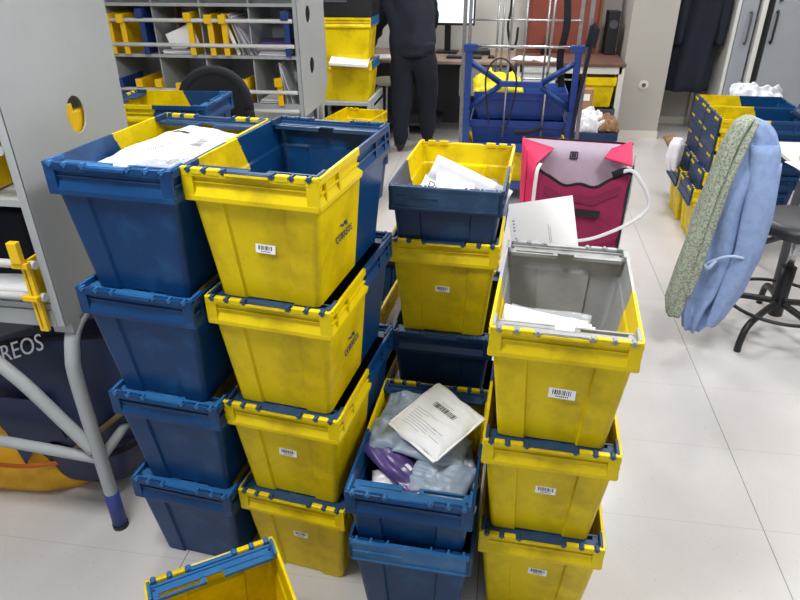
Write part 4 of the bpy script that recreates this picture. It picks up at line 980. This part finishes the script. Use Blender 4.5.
# bags on / beside the nested crates
o = put(pillow(.34, .24, .12, 71, .02).build('white_bag', mat('greyish_white_film', (204, 206, 214), .35, .1, 12)), (1.74, 5.00, .70), .50, .10, -.1); tag(o, 'white plastic bag behind the top of the nested crates', 'bag')
crate(1.75, 5.02, 0, 0, 'crate on the floor behind the nested stacks'); crate(1.75, 5.02, DY, 0, 'crate holding the white bag behind the nested stacks', BLU, BLU)
m = M(); loft(m, interp([(0, 0, .22, .03, .03), (0, 0, .18, .05, .05), (-.01, 0, .08, .055, .055), (0, 0, .0, .035, .04)], 12), 30, 5, .2, 2); o = m.build('white_bag', POLYW); put(o, (1.19, 4.62, .33)); tag(o, 'small crumpled white bag on the left edge of the nested crates', 'bag')
o = put(pillow(.09, .22, .05, 74, .01).build('brown_bag', MATS['brown_sack_cloth']), (1.25, 4.93, .40), .5, -.2, .3); tag(o, 'brown cloth strip behind the small white bag', 'bag')
o = put(pillow(.20, .16, .09, 73, .02).build('dark_blue_bag', BLD), (1.86, 4.30, .77), .1, -.2, .3); tag(o, 'dark blue cloth on the right end of the top nested crate', 'bag')
# ------------------------------------------------------------------ black office chair by the shelves
e = empty('office_chair', (-1.63, 3.55, 0), .10, 'black office chair with a rounded back in front of the mail shelves', 'chair')
m = M(); T = Tm((0, 0, .90), rx=.12)
def bk(k):
    def f(s, t):
        a = PI*s; x = -.19*math.cos(a)*(1-.0*t); return (x*(.98), k+.04*math.cos(2*x/.19*.8)-.02, -.32+(.32+.20*math.sin(a)**.7)*t)
    return f
m.grid(bk(0), 30, 14, 0, True, T); m.grid(bk(.05), 30, 14, 0, True, T)
m.tube([T @ (Vector(bk(.025)(s/29, 1))) for s in range(30)], .03, 0, 10); m.tube([T @ (Vector(bk(.025)(0, s/13))) for s in range(14)], .03, 0, 10); m.tube([T @ (Vector(bk(.025)(1, s/13))) for s in range(14)], .03, 0, 10)
m.build('backrest', BLACKF, e)
m = M(); loft(m, interp([(0, -.03, -.06, .05, .012), (0, -.04, .0, .09, .02), (0, -.04, .05, .08, .02), (0, -.03, .09, .04, .012)], 8), 28, 0, 0, T=T); m.build('lumbar_pad', NAVY, e)
M().box(-.22, .22, -.42, .02, .44, .52, c=.03).build('seat', BLACKF, e); M().cyl(0, -.2, .10, .44, .03).build('column', BLACK, e); M().tube([(0, -.15, .45), (0, .06, .46), (0, .08, .65)], .02).build('back_arm', BLACK, e)
for k in range(5):
    a = k*2*PI/5; l = M().tube([(0, -.2, .10), (.28*math.cos(a), -.2+.28*math.sin(a), .07)], .018).build('leg', BLACK, e); M().tube([(.28*math.cos(a)-.01, -.2+.28*math.sin(a), .03), (.28*math.cos(a)+.01, -.2+.28*math.sin(a), .03)], .03).build('castor', BLACK, l)
# ------------------------------------------------------------------ bags under the near sorting unit
TARP = mat('navy_tarpaulin', (20, 38, 76), .45, .2, 6, bump=.3, bscale=10)
YSACK = mat('yellow_sack_cloth', (226, 168, 14), .6, .2, 7, bump=.3, bscale=10)
nb = empty('navy_mail_bag', (-1.47, 1.63, 0), .0, 'large navy mail bag with white lettering under the left sorting unit', 'bag')
m = M(); loft(m, interp([(.12, 0, .03, .10, .10), (.10, 0, .07, .17, .15), (.06, 0, .22, .28, .165), (.02, .0, .40, .34, .16), (.0, .0, .55, .37, .15), (-.0, .01, .66, .37, .13), (0, .02, .69, .34, .09)], 26), 60, 5, .03, 3, pw=.75); 
for v in m.v: v.z *= 1+.55*min(0, v.x-.12)
m.build('body', TARP, nb)
m = M(); m.tube(sm([(-.34, -.10, .50), (-.2, -.13, .56), (.0, -.135, .635), (.25, -.12, .665), (.35, -.06, .655)]), .010, 0, 8, flat=.4); m.build('rim_cord', BLACKF, nb)
text_mesh('CORREOS', .075, 'printed_name', WHITE, nb, Matrix.Translation((-.03, -.165, .60)) @ Matrix.Rotation(-.38, 4, 'Y') @ Matrix.Rotation(1.1, 4, 'X'))
m = M(); m.tube(sm([(.10, -.17, .22), (.20, -.165, .30), (.30, -.13, .38), (.38, -.03, .44), (.40, .06, .47)]), .010, 0, 8, flat=.4, up=(0, 0, 1)); m.build('strap', mat('brown_webbing', (120, 100, 66), .8), nb)
m = M(); m.tube(sm([(.02, -.17, .25), (.15, -.18, .22), (.28, -.155, .24), (.36, -.05, .27)]), .014, 0, 8, flat=.5, up=(0, 0, 1)); m.build('strap', BLACKF, nb, 'black strap round the lower part')
m = M(); T = Tm((-.02, -.185, .0), rx=.0); m.poly([(-.16, .45), (.10, .45), (.14, .30), (.02, .26), (-.05, .16), (-.08, .30)], .006, 0, T @ Matrix.Rotation(PI/2, 4, 'X')); m.build('pointed_flap', TARP, nb)
ys = empty('yellow_sack', (-1.70, 1.56, 0), 0, 'yellow sack lying on the floor under the left sorting unit', 'sack')
m = M(); loft(m, interp([(0, 0, .0, .30, .10), (0, 0, .04, .33, .13), (0, 0, .15, .32, .12), (-.02, .0, .32, .28, .10), (-.04, .03, .46, .22, .07), (-.05, .04, .52, .16, .03)], 22), 60, 9, .14, 3); m.build('body', YSACK, ys)
m = M(); m.tube(sm([(-.3, -.10, .20), (-.1, -.135, .17), (.15, -.13, .16), (.31, -.05, .14)]), .010, 0, 8, flat=.5); m.build('reddish_seam', mat('orange_seam', (196, 100, 20), .7), ys)
o = M().box(-.17, .17, -.12, .12, 0, .20, c=.01).build('dark_folder', NAVY); put(o, (-1.50, 1.62, .865), rz=.1); tag(o, 'dark blue packet standing on the bottom shelf of the left unit', 'packet')
o = M().box(-.10, .06, -.1, .1, 0, .003).build('white_envelope', WHITE); put(o, (-1.33, 1.50, .866), rx=.0, rz=.6); tag(o, 'white envelope on the bottom shelf of the left unit', 'envelope')
# ------------------------------------------------------------------ light: ceiling fixtures of the room, pale world ambient as fill through the side left open behind the camera
LAMP = mat('lit_diffuser', (255, 252, 246), .5, emit=5)
for k, (x, y, pw) in enumerate(((1.0, 1.7, 31), (.9, 4.6, 26), (-1.3, 4.4, 30), (-1.5, 2.0, 16), (.2, 6.6, 20), (2.6, 3.2, 15), (2.6, 5.8, 13), (-1.0, .75, 30))):
    e = empty('ceiling_light', (x, y, 2.74), 0, 'square lit ceiling panel', 'lamp', 'ceiling light panels above the room')
    M().box(-.31, .31, -.31, .31, -.02, .008).build('frame', CWHITE, e); M().box(-.28, .28, -.28, .28, -.024, -.02).build('diffuser', LAMP, e)
    ld = bpy.data.lights.new('ceiling_lamp', 'AREA'); ld.energy = pw; ld.size = .56; ld.color = (.985, .99, 1)
    lo = bpy.data.objects.new('ceiling_lamp', ld); COL.objects.link(lo); lo.location = (x, y, 2.70)
w = bpy.data.worlds.new('world'); SC.world = w; w.use_nodes = True
w.node_tree.nodes['Background'].inputs[0].default_value = (.80, .88, 1, 1); w.node_tree.nodes['Background'].inputs[1].default_value = .45
SC.view_settings.view_transform = 'Standard'; SC.view_settings.look = 'None'; SC.view_settings.gamma = 1; SC.view_settings.use_curve_mapping = False
SC.view_settings.exposure = 0.30
